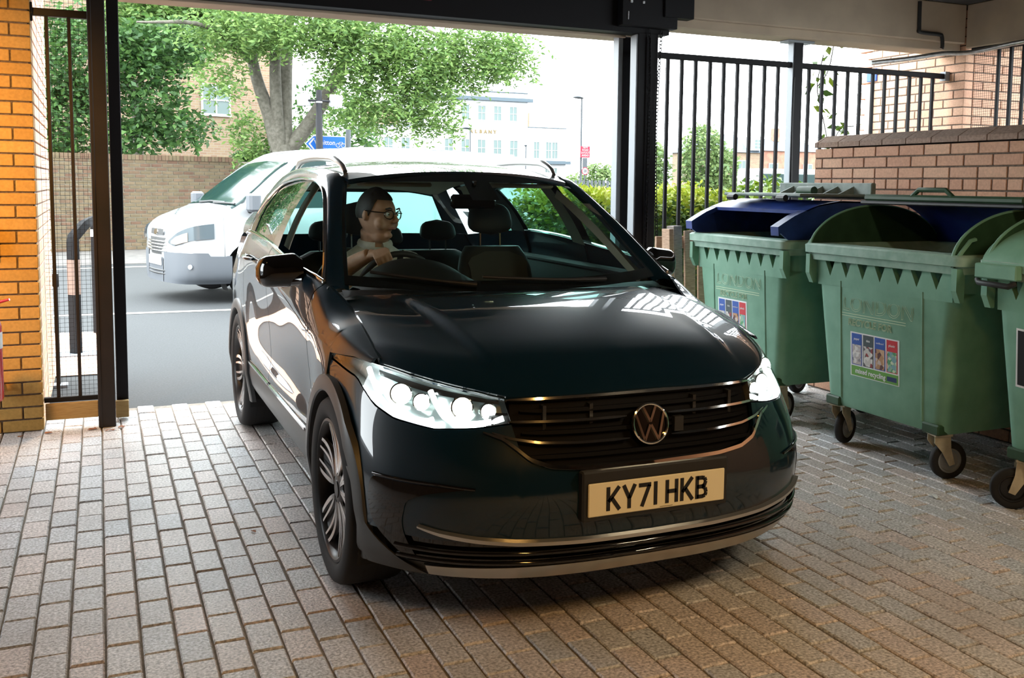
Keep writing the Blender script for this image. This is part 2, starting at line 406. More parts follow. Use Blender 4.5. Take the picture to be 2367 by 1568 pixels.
# unseen left side, one bay added to let daylight in: low wall, two piers and a head beam, daylight between them
wfl = MB(); wfl.box((-2.7, -1.5, 1.5), (0.2, 12.9, 3.2)); wfl.box((-2.7, 5.6, 0.25), (0.2, 1.4, 0.5)); wfl.box((-2.7, 5.6, 2.95), (0.2, 1.4, 0.34)); wfl.box((-2.7, 6.45, 1.5), (0.22, 0.35, 3.1))
wfl = wfl.build('wall_far_left', M['dim_wall']); tag(wfl, kind='structure', label='wall on the left side of the car park, open bay added for daylight')
wbr = MB().box((6.9, -4.5, 1.5), (0.12, 7.0, 3.2)).build('wall_back_right', M['dim_wall']); tag(wbr, kind='structure', label='brick wall on the right behind the camera')
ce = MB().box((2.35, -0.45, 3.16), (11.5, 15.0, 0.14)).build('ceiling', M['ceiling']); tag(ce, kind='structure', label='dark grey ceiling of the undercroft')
t1 = MB()
t1.cbox((3.86, 6.55, 2.76), (6.82, 6.84, 3.09), 0.008); t1.cbox((3.86, 6.60, 2.695), (6.82, 6.86, 2.765), 0.006)
o = t1.build('trim_1', M['concrete']); tag(o, kind='structure', label='cream painted concrete beam above the railings')
o = MB().cbox((6.82, -1.0, 2.72), (7.3, 6.549, 3.09), 0.008).build('trim_2', M['concrete']); tag(o, kind='structure', label='cream painted concrete beam over the right side opening')
o = MB().cbox((-0.35, 6.74, 2.625), (3.86, 7.05, 3.09), 0.006).build('trim_3', M['concrete']); tag(o, kind='structure', label='concrete lintel over the gate opening')
# ground beyond
gr = MB(); gr.add([(-60, 7.13, -0.012), (90, 7.13, -0.012), (90, 140, -0.012), (-60, 140, -0.012)], [(0, 1, 2, 3)])
gr.add([(-40, -14, -0.06), (-2.8, -14, -0.06), (-2.8, 7.0, -0.06), (-40, 7.0, -0.06)], [(0, 1, 2, 3)])
gr.add([(8.1, -10, -0.06), (60, -10, -0.06), (60, 7.13, -0.06), (8.1, 7.13, -0.06)], [(0, 1, 2, 3)])
o = gr.build('ground', M['asphalt']); tag(o, kind='structure', label='grey asphalt road outside the gate')

# ================================================================= CAR  (local: x lateral, y backwards from the front axle, z up)
CARX, CARY = 1.671, 3.707
def flake_paint():
    m = mat('teal_car_paint', (0.0010, 0.014, 0.028), 0.35, 0.0, 0.15, 1.0, coatr=0.008)
    return m
M['paint'] = flake_paint()
M['gloss_black'] = mat('gloss_black', (0.004, 0.004, 0.005), 0.08, 0, 0.5, 0.5)
M['cladding'] = mat('grey_cladding', (0.045, 0.047, 0.050), 0.42)
M['satin'] = mat('satin_silver', (0.55, 0.55, 0.53), 0.28, 0.9)
M['alloy'] = mat('machined_alloy', (0.72, 0.72, 0.72), 0.22, 1.0)
M['alloy_dark'] = mat('dark_alloy', (0.02, 0.02, 0.022), 0.35, 0.3)
M['car_glass'] = glass('windscreen_glass', (0.78, 0.93, 0.89), 1.0, 0.05)
M['side_glass'] = glass('side_window_glass', (0.38, 0.66, 0.61), 1.0, 0.06)
M['rear_glass'] = glass('tinted_rear_glass', (0.22, 0.34, 0.31), 1.0, 0.09)
M['lamp_glass'] = glass('lamp_cover_glass', (0.95, 0.97, 0.97), 1.0, 0.04)
M['led'] = emis('led_white', (0.90, 1.0, 0.98), 14.0)
M['led_soft'] = emis('led_projector', (0.88, 1.0, 0.97), 6.0)
M['lamp_inner'] = mat('lamp_inner_chrome', (0.35, 0.40, 0.40), 0.28, 0.9)
M['reflector'] = mat('lamp_reflector', (0.75, 0.8, 0.8), 0.12, 1.0)
M['plate_yellow'] = mat('plate_reflective_white', (0.86, 0.80, 0.56), 0.35)
M['plate_black'] = mat('plate_black', (0.006, 0.006, 0.006), 0.4)
M['dash'] = mat('dashboard_black', (0.012, 0.013, 0.014), 0.6)
M['seat_black'] = mat('seat_black', (0.015, 0.016, 0.018), 0.65)
M['seat_insert'] = mat('seat_grey_panel', (0.05, 0.046, 0.04), 0.7)
M['headliner'] = mat('headliner_beige', (0.36, 0.32, 0.25), 0.9)
M['under'] = mat('underbody_black', (0.006, 0.006, 0.006), 0.8)

car = empty('car', (CARX, CARY, 0))
tag(car, 'dark teal SUV with headlights lit and driver inside, number plate KY71 HKB', 'car')

# ---- front fascia: plan outlines at several heights, t = 0 centre .. 6 at the wheel arch
ZL = [0.205, 0.26, 0.36, 0.50, 0.59, 0.70, 0.78, 0.85, 0.905]
FT = [
 [(0,-.775),(.25,-.770),(.45,-.735),(.62,-.655),(.74,-.555),(.83,-.45),(.865,-.38)],
 [(0,-.830),(.25,-.820),(.46,-.780),(.64,-.695),(.77,-.580),(.855,-.45),(.885,-.38)],
 [(0,-.845),(.25,-.838),(.47,-.800),(.66,-.710),(.79,-.580),(.875,-.43),(.900,-.34)],
 [(0,-.860),(.26,-.853),(.48,-.810),(.67,-.715),(.80,-.575),(.88,-.41),(.906,-.28)],
 [(0,-.848),(.26,-.838),(.48,-.792),(.66,-.698),(.795,-.55),(.88,-.37),(.908,-.18)],
 [(0,-.812),(.26,-.800),(.47,-.745),(.645,-.645),(.78,-.50),(.872,-.31),(.906,-.06)],
 [(0,-.782),(.26,-.768),(.465,-.712),(.63,-.610),(.765,-.455),(.862,-.245),(.902,0)],
 [(0,-.748),(.26,-.732),(.455,-.678),(.61,-.578),(.745,-.415),(.845,-.19),(.890,.05)],
 [(0,-.690),(.26,-.675),(.445,-.625),(.59,-.53),(.725,-.37),(.83,-.14),(.880,.10)]]
_fl = [spl(range(7), FT[i]) for i in range(len(ZL))]
_NT, _NZ = 241, 176
_zs = np.linspace(0.205, 0.905, _NZ); _FG = np.empty((_NT, _NZ, 2))
for _i in range(_NT):
    _s = spl(ZL, np.array([f(6.0 * _i / (_NT - 1)) for f in _fl])); _FG[_i] = [_s(z) for z in _zs]
def F0(t, z):
    u = min(abs(t), 6.0) / 6.0 * (_NT - 1); v = (min(max(z, 0.205), 0.905) - 0.205) / 0.7 * (_NZ - 1)
    i = min(int(u), _NT - 2); j = min(int(v), _NZ - 2); fu, fv = u - i, v - j
    a, b = (_FG[i, j] * (1 - fu) + _FG[i + 1, j] * fu) * (1 - fv) + (_FG[i, j + 1] * (1 - fu) + _FG[i + 1, j + 1] * fu) * fv
    return Vector((a if t >= 0 else -a, b, z))
_fc = {}
def F(t, z, off=0.0):
    key = (round(t, 4), round(z, 4))
    if key not in _fc:
        p = F0(t, z); e = 0.06
        du = F0(min(t + e, 6), z) - F0(max(t - e, -6), z); dv = F0(t, min(z + e * .4, 0.905)) - F0(t, max(z - e * .4, 0.205))
        n = dv.cross(du).normalized()
        if n.dot(Vector((p.x, p.y - 1.0, 0))) < 0: n = -n
        _fc[key] = (p, n)
    p, n = _fc[key]; return p + n * off
def skin(P, thick, N=None, flip=False, backdir=None):
    """give a surface grid a folded-back rim (thickness)"""
    mb = MB(); mb.grid(P, flip=flip); nu, nv = len(P), len(P[0])
    bd = backdir
    ring = [(i, 0) for i in range(nu)] + [(nu - 1, j) for j in range(1, nv)] + [(i, nv - 1) for i in range(nu - 2, -1, -1)] + [(0, j) for j in range(nv - 2, 0, -1)]
    a = [P[i][j] for i, j in ring]; b = [Vector(P[i][j]) + (bd(i, j) if callable(bd) else Vector(bd)) * thick for i, j in ring]
    m = len(ring); mb.add(list(a) + b, [((k + 1) % m, k, m + k, m + (k + 1) % m) if not flip else (k, (k + 1) % m, m + (k + 1) % m, m + k) for k in range(m)])
    return mb
def frange(a, b, n): return [a + (b - a) * i / (n - 1) for i in range(n)]
def arch_ok(p, r=0.425): return (p.y ** 2 + (p.z - 0.352) ** 2) > r * r
_tm = {}
def tmax(z, r=0.428):
    key = round(z, 4)
    if key not in _tm:
        t = 6.0
        while t > 4 and not arch_ok(F0(t, z), r): t -= 0.02
        _tm[key] = t
    return _tm[key]
# headlamp outline in (t, z)
HLO = lerp([2.0, 2.6, 3.3, 4.1, 4.55, 5.0, 5.9], [.733, .716, .706, .722, .752, .822, .850])
HHI = lerp([2.0, 2.6, 3.4, 4.25, 5.0, 5.9], [.806, .824, .845, .868, .878, .866])
BTOP = lerp([0, 1.0, 1.6, 1.9, 2.0, 2.6, 3.3, 4.1, 4.55, 5.0, 5.9, 6.0], [.583, .586, .600, .650, .727, .710, .700, .716, .746, .816, .842, .842])

def fascia_panel(name, material, tl, th, zlo, zhi, off, nu=40, nv=10, parent=None, both=True, rim=0.02, smooth=40, usemax=True):
    def P(u, v, s=1):
        t0 = tl + (th - tl) * u; zl, zh = zlo(t0), zhi(t0); z = zl + (zh - zl) * v
        t = min(t0, tmax(z)) if usemax else t0
        p = F(t, z, off); return Vector((p.x * s, p.y, p.z))
    us = frange(0, 1, nu); vs = frange(0, 1, nv)
    if both:
        G = [[P(u, v, -1) for v in vs] for u in us[::-1]]
        if tl == 0: G = G[:-1]
        G += [[P(u, v, 1) for v in vs] for u in us]
        return skin(G, rim, backdir=(0, 1, 0)).build(name, material, parent or car, smooth=smooth)
    out = []
    for s in (-1, 1):
        G = [[P(u, v, s) for v in vs] for u in us]
        out.append(skin(G, rim, backdir=(-0.4 * s, 0.9, 0), flip=(s < 0)).build(name, material, parent or car, smooth=smooth))
    return out
bumper = fascia_panel('front_bumper', M['paint'], 0, 6, lambda t: .355, BTOP, 0.0, 70, 26)
# lower bumper parts
fascia_panel('lower_intake', M['gloss_black'], 0, 4.5, lambda t: .262, lambda t: .357, -0.012, 40, 6)
for zz in (.285, .318):
    mb = MB(); mb.tube([F(t, zz, 0.004) for t in frange(-4.2, 4.2, 60)], 0.008, 6); mb.build('intake_slat', M['gloss_black'], car, smooth=60)
lowc = lerp([0, 1, 2, 2.6, 3.2, 3.6], [.341, .343, .350, .360, .376, .392])
def strip(name, fz, t0, t1, off, hw, th, material, parent, n=70, cut=None):
    """a raised strip following the fascia"""
    mb = MB(); rows = []
    for t in frange(t0, t1, n):
        z = fz(abs(t)); e = 1.0
        if n > 8:
            k = min(1.0, (min(abs(t - t0), abs(t1 - t)) / (0.10 * abs(t1 - t0)) + 0.15)); e = k ** 0.5
        rows.append([F(t, z - hw * e, off - th), F(t, z - hw * e * .6, off), F(t, z + hw * e * .6, off), F(t, z + hw * e, off - th)])
    mb.grid(rows, flip=True); return mb.build(name, material, parent, smooth=50)
strip('chrome_strip', lambda t: lowc(t) + .006, -3.6, 3.6, 0.016, 0.011, 0.018, M['satin'], car)
fascia_panel('skid_plate', M['satin'], 0, 3.6, lambda t: .222, lambda t: .274 - 0.0010 * t * t, 0.006, 40, 6)
fascia_panel('bumper_lip', M['cladding'], 0, 6, lambda t: .220, lambda t: .262, -0.006, 50, 6)
def fascia_rows(name, material, z0, z1, tl, th, off, nz=14, nt=14, rim=.012):
    for s in (-1, 1):
        G = []
        for z in frange(z0, z1, nz):
            a_, b_ = tl(z), th(z); G.append([(lambda q: Vector((s * q.x, q.y, q.z)))(F(a_ + (b_ - a_) * j / (nt - 1), z, off)) for j in range(nt)])
        skin(G, rim, backdir=(-0.4 * s, .9, 0), flip=(s > 0)).build(name, material, car, smooth=40)
fascia_rows('bumper_corner', M['cladding'], .222, .52, spl([.222, .27, .33, .40, .46, .52], [3.62, 4.15, 4.75, 5.2, 5.55, 5.85]), lambda z: tmax(z, .385), .007, 18, 16)
# air curtains
acl, ach = spl([.285, .36, .43, .49, .515, .53], [3.75, 3.95, 3.92, 3.65, 3.2, 2.7]), spl([.285, .36, .43, .49, .515, .53], [4.05, 4.62, 4.80, 4.78, 4.70, 4.60])
fascia_rows('air_curtain', M['gloss_black'], .285, .53, acl, ach, .003, 20, 12)
for s in (-1, 1):
    MB().tube([F(s * t, lerp([2.6, 3.2, 4.6], [.532, .540, .538])(t), 0.005) for t in frange(2.6, 4.6, 24)], 0.005, 6).build('air_curtain_trim', M['gloss_black'], car, smooth=60)

# grille
M['grille_black'] = mat('grille_black', (0.002, 0.002, 0.003), 0.6, spec=.1)
grille = fascia_panel('grille', M['grille_black'], 0, 2.02, lambda t: BTOP(t) - .006, lambda t: lerp([0, 2.02], [.815, .803])(t), -0.022, 30, 12, usemax=False)
S1 = lerp([0, 1, 2, 2.1], [.810, .808, .802, .800]); S2 = lerp([0, 1, 2.05], [.738, .736, .735]); S3 = lerp([0, 1, 1.6, 2.0, 2.35], [.668, .668, .672, .684, .704])
S4 = lerp([0, 1.0, 1.45, 1.75, 1.95, 2.15, 2.45], [.586, .590, .600, .622, .655, .684, .702])
def logo_cut(fz):
    return [(-2.05, -0.30), (0.30, 2.05)]
strip('chrome_strip', S1, -2.08, 2.08, 0.006, 0.007, 0.016, M['chrome'], grille)
for a_, b_ in logo_cut(0):
    strip('chrome_strip', S2, a_, b_, 0.006, 0.0065, 0.016, M['chrome'], grille, 40); strip('chrome_strip', S3, a_ * 1.13 if a_ < -1 else a_, b_ * 1.13 if b_ > 1 else b_, 0.006, 0.0065, 0.016, M['chrome'], grille, 40)
strip('chrome_strip', S4, -2.45, 2.45, 0.010, 0.010, 0.022, M['chrome'], grille, 90)
for zf in (.77, .703, .63):
    strip('grille_slat', lambda t: zf, -1.85, 1.85, -0.004, 0.010, 0.016, M['grille_black'], grille)
mb = MB()
for a_ in (-.36, -.2, .2, .36): MB().box((a_, F(a_ / .26, .7).y + .045, .70), (0.012, 0.03, 0.17)).build('grille_strut', M['black_plastic'], grille)
# emblem
LC = F(0, .707, 0.012); lt = math.radians(12)
LM = Matrix.Translation(LC) @ Matrix.Rotation(PI / 2 - lt, 4, 'X')
emb = MB(); emb.lathe([(0.001, -0.012), (0.068, -0.012), (0.068, -0.004), (0.001, -0.004)], 40, LM); emblem = emb.build('emblem', M['gloss_black'], car, smooth=40)
emb = MB(); emb.lathe([(0.062, -0.006), (0.062, 0.003), (0.0655, 0.005), (0.0695, 0.003), (0.0695, -0.006)], 48, LM)
def stroke(mb, p, q, w, h, M4, z0=-0.004):
    p, q = Vector((*p, 0)), Vector((*q, 0)); d = (q - p).normalized(); n = Vector((-d.y, d.x, 0)) * w / 2
    mb.prism([((p - n).x, (p - n).y), ((q - n).x, (q - n).y), ((q + n).x, (q + n).y), ((p + n).x, (p + n).y)], h, M4, z0)
R_ = 0.063
def onr(d): return (R_ * math.cos(math.radians(d)), R_ * math.sin(math.radians(d)))
for s in (-1, 1):
    x_, y_ = onr(113 if s < 0 else 67); stroke(emb, (x_, y_), (0, .006), 0.0085, 0.007, LM)           # V
    x_, y_ = onr(148 if s < 0 else 32); stroke(emb, (x_, y_), (s * .0265, -.056), 0.0085, 0.007, LM)   # W outer
    stroke(emb, (s * .0265, -.056), (s * 0.002, -.004), 0.0085, 0.007, LM)                             # W inner
emb.build('emblem_letters', M['chrome'], emblem, smooth=35)
# front sensor pieces behind grille
mb = MB(); mb.box((0.115, F(.45, .705).y + .0, .70), (0.035, 0.02, 0.05)); mb.build('parking_camera', M['black_plastic'], grille)

# number plate: reflective plate with pressed strokes
PB = F(0, .50).y - 0.012
pl_back = MB().cbox((-.278, PB - .006, .418), (.278, PB + .03, .585), .006).build('plate_holder', M['black_plastic'], car)
plate = MB().cbox((-.26, PB - .014, .436), (.26, PB - .006, .547), .003).build('number_plate', M['plate_yellow'], car); plate['label'] = 'reflective plate reading KY71 HKB'
def glyph(ch):
    w, h = .050, .079
    if ch == 'K': return [((.006, 0), (.006, h)), ((.007, .030), (w - .004, h - .001)), ((.018, .043), (w - .002, .001))]
    if ch == 'Y': return [((w / 2, 0), (w / 2, .036)), ((w / 2, .034), (.004, h)), ((w / 2, .034), (w - .004, h))]
    if ch == '7': return [((.002, h - .007), (w - .002, h - .007)), ((w - .008, h - .008), (.014, 0))]
    if ch == '1': return [((w / 2, 0), (w / 2, h))]
    if ch == 'H': return [((.007, 0), (.007, h)), ((w - .007, 0), (w - .007, h)), ((.007, h / 2), (w - .007, h / 2))]
    if ch == 'B':
        pts = [(.026, h - .007), (.036, h - .009), (.041, h - .020), (.036, h - .034), (.026, h / 2 + .002)]
        p2 = [(.028, h / 2 + .002), (.039, h / 2 - .004), (.043, .020), (.039, .010), (.028, .007)]
        s_ = [((.007, 0), (.007, h)), ((.006, h - .007), (.028, h - .007)), ((.006, h / 2 + .002), (.030, h / 2 + .002)), ((.006, .007), (.030, .007))]
        return s_ + list(zip(pts[:-1], pts[1:])) + list(zip(p2[:-1], p2[1:]))
xs_ = -.193; seq = [('K', .050), ('Y', .050), ('7', .050), ('1', .014), (' ', .022), ('H', .050), ('K', .050), ('B', .050)]
cx_ = -.195
for ch, wd in seq:
    if ch != ' ':
        mb = MB(); sh = -0.018 if ch == '1' else 0
        GM = Matrix.Translation((cx_ + sh, PB - .0142, .452)) @ Matrix.Rotation(PI / 2, 4, 'X')
        for p_, q_ in glyph(ch): stroke(mb, p_, q_, .0135, .0012, GM, 0)
        mb.build('plate_letter', M['plate_black'], plate)
        cx_ += wd + .0085
    else: cx_ += wd
tm = text_mesh('xxxxxxxxxxx', .009, .0004, 'plate_maker_text', M['plate_black']); tmo = inst(tm, 'plate_maker_text', plate, (0.03, PB - .0145, .443), (PI / 2, 0, 0), (1, .35, 1))

# headlamps
for s in (-1, 1):
    hl = empty('headlight'); hl.parent = car
    us = frange(0, 1, 34); vs = frange(0, 1, 9)
    def HP(u, v, off, sh=0.0, s=s):
        t0 = 2.0 + 3.9 * u; zl, zh = HLO(t0) + sh, HHI(t0) - sh; z = zl + (zh - zl) * v
        t = t0 + (0.10 * v if u < 0.15 else 0) * (1 - u / 0.15 if u < .15 else 0)
        p = F(t, z, off); return Vector((p.x * s, p.y, p.z))
    G = [[HP(u, v, -0.055) for v in vs] for u in us]; MB().grid(G, flip=(s > 0)).build('lamp_housing', M['lamp_inner'], hl, smooth=50)
    # side walls of the housing
    ring = [(u, 0) for u in us] + [(1, v) for v in vs[1:]] + [(u, 1) for u in us[::-1][1:]] + [(0, v) for v in vs[::-1][1:]]
    MB().grid([[HP(u, v, -0.056), HP(u, v, -0.002)] for u, v in ring], flip=(s < 0)).build('lamp_surround', M['satin'], hl, smooth=40)
    G = [[HP(u, v, 0.003, .002) for v in vs] for u in us]; MB().grid(G, flip=(s > 0)).build('lamp_cover', M['lamp_glass'], hl, smooth=60)
    def Q(t, v, off, s=s):
        z = HLO(t) + (HHI(t) - HLO(t)) * v; p = F(t, z, off); return Vector((p.x * s, p.y, p.z))
    # daytime running signature: two hooks
    path1 = [Q(4.75, .80, -.012), Q(4.62, .50, -.012), Q(4.45, .24, -.012), Q(4.2, .13, -.012), Q(3.85, .11, -.012), Q(3.5, .12, -.012), Q(3.35, .20, -.012)]
    path2 = [Q(3.45, .80, -.012), Q(3.28, .50, -.012), Q(3.12, .26, -.012), Q(2.9, .14, -.012), Q(2.6, .12, -.012), Q(2.3, .15, -.012), Q(2.12, .24, -.012)]
    for pth in (path1, path2):
        cc = spl(range(len(pth)), [tuple(p) for p in pth])
        MB().tube([cc(x) for x in frange(0, len(pth) - 1, 30)], 0.0095, 8).build('led_strip', M['led'], hl, smooth=60)
    for (tc, vc, rad) in ((4.05, .56, .033), (3.62, .52, .026), (2.85, .56, .033), (2.38, .50, .024)):
        c0 = Q(tc, vc, -.02); n_ = (Q(tc, vc, .0) - Q(tc, vc, -.05)).normalized(); d_ = (Vector((0, -1, 0)) * .75 + n_ * .4).normalized()
        RM = Matrix.Translation(c0) @ d_.to_track_quat('Z', 'Y').to_matrix().to_4x4()
        pr = MB().lathe([(rad * 1.15, -.03), (rad * 1.15, .004), (rad, .006), (rad * .98, -.004)], 24, RM).build('projector_ring', M['chrome'], hl, smooth=40)
        MB().lathe([(rad, -.006), (rad * .85, .004), (rad * .5, .011), (0.0005, .014)], 24, RM).build('projector_lens', M['led_soft'], hl, smooth=60)
    G = [[Q(t, v, -.03) for v in (.78, .92)] for t in frange(2.2, 4.6, 24)]; MB().grid(G).build('lamp_brow', M['reflector'], hl, smooth=60)

# ---- bonnet
HTOP = lerp([0, 2.0, 2.6, 3.4, 4.25, 4.6], [.822, .812, .831, .852, .876, .886])
TE = 4.45
def hood(t, v):
    s = 1 if t >= 0 else -1; t_ = abs(t); p0 = F(t_, min(HTOP(t_), .9), 0.0)
    a1 = .755 * (t_ / TE) ** 1.0; b1 = .27 + .15 * (a1 / .75) ** 2; z1 = 1.050 - .010 * (a1 / .75) ** 2
    a = p0.x + (a1 - p0.x) * v; b = p0.y + (b1 - p0.y) * v
    g = 1 - (1 - v) ** 2.0; g = 0.82 * g + 0.18 * min(1.0, (v * 6)) ** 0.7 if v > 0 else 0
    k = t_ / TE; fl_ = 1 - 0.25 * k * k
    z = p0.z + (z1 - p0.z) * (v + (g - v) * fl_)
    ar = .47 + .10 * v; w = .024; x = (a - ar) / w
    st = 1 if x < -1 else (0 if x > 1 else .5 - .75 * x + .25 * x ** 3)
    z += .020 * (st - 0.4) * min(1, v * 4) * min(1, (1 - v) * 5 + .3)
    if k > .9: z -= .006 * ((k - .9) / .1) ** 2
    return Vector((s * a, b, z))
ts = sorted(set([round(x, 3) for x in frange(0, TE, 46)] + [2.1, 2.2, 2.25, 2.3, 2.35, 2.4, 2.45, 2.5, 2.55, 2.6, 2.65, 2.7, 2.75, 2.8, 2.85, 2.95, 3.05]))
ts = [-t for t in ts[::-1]][:-1] + ts
vs = [0, .012, .03, .05, .075, .10] + frange(.13, 1, 26)
G = [[hood(t, v) for v in vs] for t in ts]
skin(G, .018, backdir=(0, .4, -1)).build('bonnet', M['paint'], car, smooth=55)
HE = [hood(TE, v) for v in frange(0, 1, 30)]
HEa = lerp([p.y for p in HE], [p.x for p in HE]); HEz = lerp([p.y for p in HE], [p.z for p in HE])
HB0 = HE[0].y
# ---- body side sections
def hl_top_pts():
    return [F(t, HHI(t), 0.002) for t in frange(TE - .1, 5.9, 20)]
HT = hl_top_pts(); HTz = lerp([p.y for p in HT], [p.z + .004 for p in HT]); HTa = lerp([p.y for p in HT], [p.x for p in HT]); HTend = HT[-1].y
KB = [-.35, -.2, 0, .2, .44, .8, 1.3, 1.9, 2.4, 2.8, 3.2]
K = [  # (a, z) for each key line at stations KB
 [None] * 5 + [(.868, 1.128), (.872, 1.165), (.868, 1.203), (.855, 1.208), (.825, 1.18), (.75, 1.14)],
 [None] * 5 + [(.888, 1.095), (.893, 1.13), (.890, 1.163), (.878, 1.165), (.852, 1.125), (.78, 1.09)],
 [(.80, .872), (.848, .866), (.888, .885), (.903, .905), (.908, .925), (.913, .970), (.917, 1.030), (.915, 1.083), (.905, 1.09), (.882, 1.06), (.82, 1.04)],
 [(.84, .80), (.87, .80), (.903, .825), (.909, .84), (.900, .80), (.897, .80), (.900, .82), (.905, .85), (.912, .88), (.900, .88), (.862, .88)],
 [(.86, .70), (.89, .70), (.908, .70), (.905, .66), (.886, .62), (.884, .62), (.888, .62), (.896, .64), (.908, .68), (.900, .70), (.868, .70)],
 [(.88, .55), (.90, .55), (.906, .55), (.903, .52), (.900, .51), (.902, .51), (.903, .51), (.903, .52), (.906, .55), (.895, .55), (.860, .55)],
 [(.89, .44), (.90, .44), (.905, .44), (.899, .44), (.896, .445), (.897, .445), (.897, .445), (.897, .445), (.900, .44), (.885, .44), (.84, .44)]]
for i, b in enumerate(KB[:5]):
    e = (HEa(b) + .006, HEz(b) - .002); m = K[2][i]
    K[0][i] = e if b < .3 else (.818, 1.085)
    K[1][i] = (e[0] * .30 + m[0] * .70 - .004, e[1] * .62 + m[1] * .38 + .006) if b < .3 else (.874, 1.04)
_k = [spl(KB, row) for row in K]
def side(b, s):
    """s in 0..6 down the section"""
    pts = [f(b) for f in _k]
    if s <= 2: q = spl([0, 1, 2], pts[:3])(s)
    else: q = spl([2, 3, 4, 5, 6], pts[2:])(s)
    return Vector((q[0], b, q[1]))
def arch_z(b, r):
    z = 0
    for c in (0.0, 2.679):
        if abs(b - c) < r: z = max(z, .352 + math.sqrt(r * r - (b - c) ** 2))
    return z
def side_panel(name, b0, b1, s0, s1, nb, ns, sgn, off=0.0, low=None, r=.428, material=None, parent=None, rim=.012):
    rows = []
    fine = frange(0, 1, 80)
    for b in frange(b0, b1, nb):
        zl = max(arch_z(b, r), low(b) if low else 0)
        pts = [side(b, s0 + (s1 - s0) * f) for f in fine]
        k = len(pts)
        for i, p in enumerate(pts):
            if p.z < zl: k = i; break
        if k < 2: k = 2
        last = (k - 1) / 79
        if k < len(pts):
            pa, pb_ = pts[k - 1], pts[k]; d = (pa.z - zl) / max(1e-6, pa.z - pb_.z); last = (k - 1 + min(max(d, 0), 1)) / 79
        rows.append([(lambda p: Vector((sgn * (p.x + off), p.y, p.z)))(side(b, s0 + (s1 - s0) * last * j / (ns - 1))) for j in range(ns)])
    return skin(rows, rim, backdir=(-sgn, 0, 0), flip=(sgn < 0)).build(name, material or M['paint'], parent or car, smooth=30)
for s in (-1, 1):
    lab = None
    # fender: strip above the headlamp and the part over the wheel
    side_panel('front_wing', HB0 + .012, .455, 0.02, 6, 44, 34, s, low=lambda b: HTz(b) if b < HTend else .46)
    fd = side_panel('front_door', .462, 1.492, 0, 6, 30, 34, s, low=lambda b: .46)
    rd = side_panel('rear_door', 1.499, 2.36, 0, 6, 26, 34, s, low=lambda b: .46)
    side_panel('rear_wing', 2.367, 3.2, 0, 6, 24, 34, s, low=lambda b: .46)
    # waist crease and chrome sill strip
    for o_, b0, b1, hb in ((fd, .50, 1.46, 1.22), (rd, 1.52, 2.34, 2.02)):
        mb = MB(); p = side(hb, 1.96); hz = p.z - .006
        mb.tube([(s * (p.x + .006 + .030 * math.sin(PI * i / 8) ** .5), hb - .11 + .22 * i / 8, hz + .006 * i / 8) for i in range(9)], [.010, .013, .014, .014, .014, .014, .014, .013, .010], 8, flat=.75)
        mb.build('door_handle', M['paint'], o_, smooth=60)
        mb = MB(); mb.grid([[Vector((s * (.904), b, .462)), Vector((s * .911, b, .466)), Vector((s * .911, b, .476)), Vector((s * .903, b, .480))] for b in frange(b0, b1, 8)], flip=(s < 0)); mb.build('chrome_sill_strip', M['chrome'], o_, smooth=30)
    # sill cladding
    rows = [[Vector((s * a, b, z)) for a, z in ((.894, .462), (.902, .455), (.903, .40), (.890, .335), (.862, .285), (.80, .262))] for b in frange(.36, 2.32, 20)]
    skin(rows, .01, backdir=(-s, 0, 0), flip=(s < 0)).build('sill_cladding', M['cladding'], car, smooth=30)
    # wheel-arch cladding
    for c in (0.0, 2.679):
        rows = []
        for i in range(49):
            th = math.radians(-22 + 224 * i / 48)
            row = []
            for (rr, da) in ((.372, -.045), (.374, .004), (.380, .010), (.425, .008), (.436, .002), (.438, -.02)):
                y_, z_ = c + rr * math.cos(th), .352 + rr * math.sin(th); base = .912
                if z_ < .40: base -= .03 * min(1, (.40 - z_) / .18)
                if c == 0.0 and y_ < -.30: base -= .030 * (-.30 - y_) / .14 * max(0, min(1, (z_ - .0) / .3))
                row.append(Vector((s * (base + da), y_, max(z_, .22))))
            rows.append(row)
        MB().grid(rows, flip=(s > 0)).build('arch_cladding', M['cladding'], car, smooth=35)
        mb = MB(); mb.lathe([(.40, .0), (.40, -.30), (.02, -.30)], 32, Matrix.Translation((s * .89, c, .352)) @ Matrix.Rotation(s * PI / 2, 4, 'Y'), *((math.radians(65), math.radians(295)) if s > 0 else (math.radians(-115), math.radians(115)))); mb.build('wheel_well', M['under'], car)

# ---- greenhouse
RC = spl([1.02, 1.3, 1.8, 2.4, 3.0, 3.4], [1.566, 1.602, 1.628, 1.612, 1.555, 1.48])
RA = spl([1.02, 1.2, 1.6, 2.4, 3.0, 3.4], [.575, .600, .625, .620, .590, .56])
RZ = spl([1.02, 1.2, 1.6, 2.4, 3.0, 3.4], [1.520, 1.552, 1.580, 1.566, 1.508, 1.43])
def roof(u, b):
    a = RA(b) * u; zc, ze = RC(b), RZ(b); return Vector((a, b + (.10 * (u * u) if b < 1.05 else .10 * u * u * max(0, 1 - (b - 1.05) / .5)), zc + (ze - zc) * (abs(u) ** 2.4)))
G = [[roof(u, b) for b in frange(1.02, 3.38, 34)] for u in frange(-1, 1, 31)]
skin(G, .025, backdir=(0, 0, -1)).build('roof_panel', M['paint'], car, smooth=50)
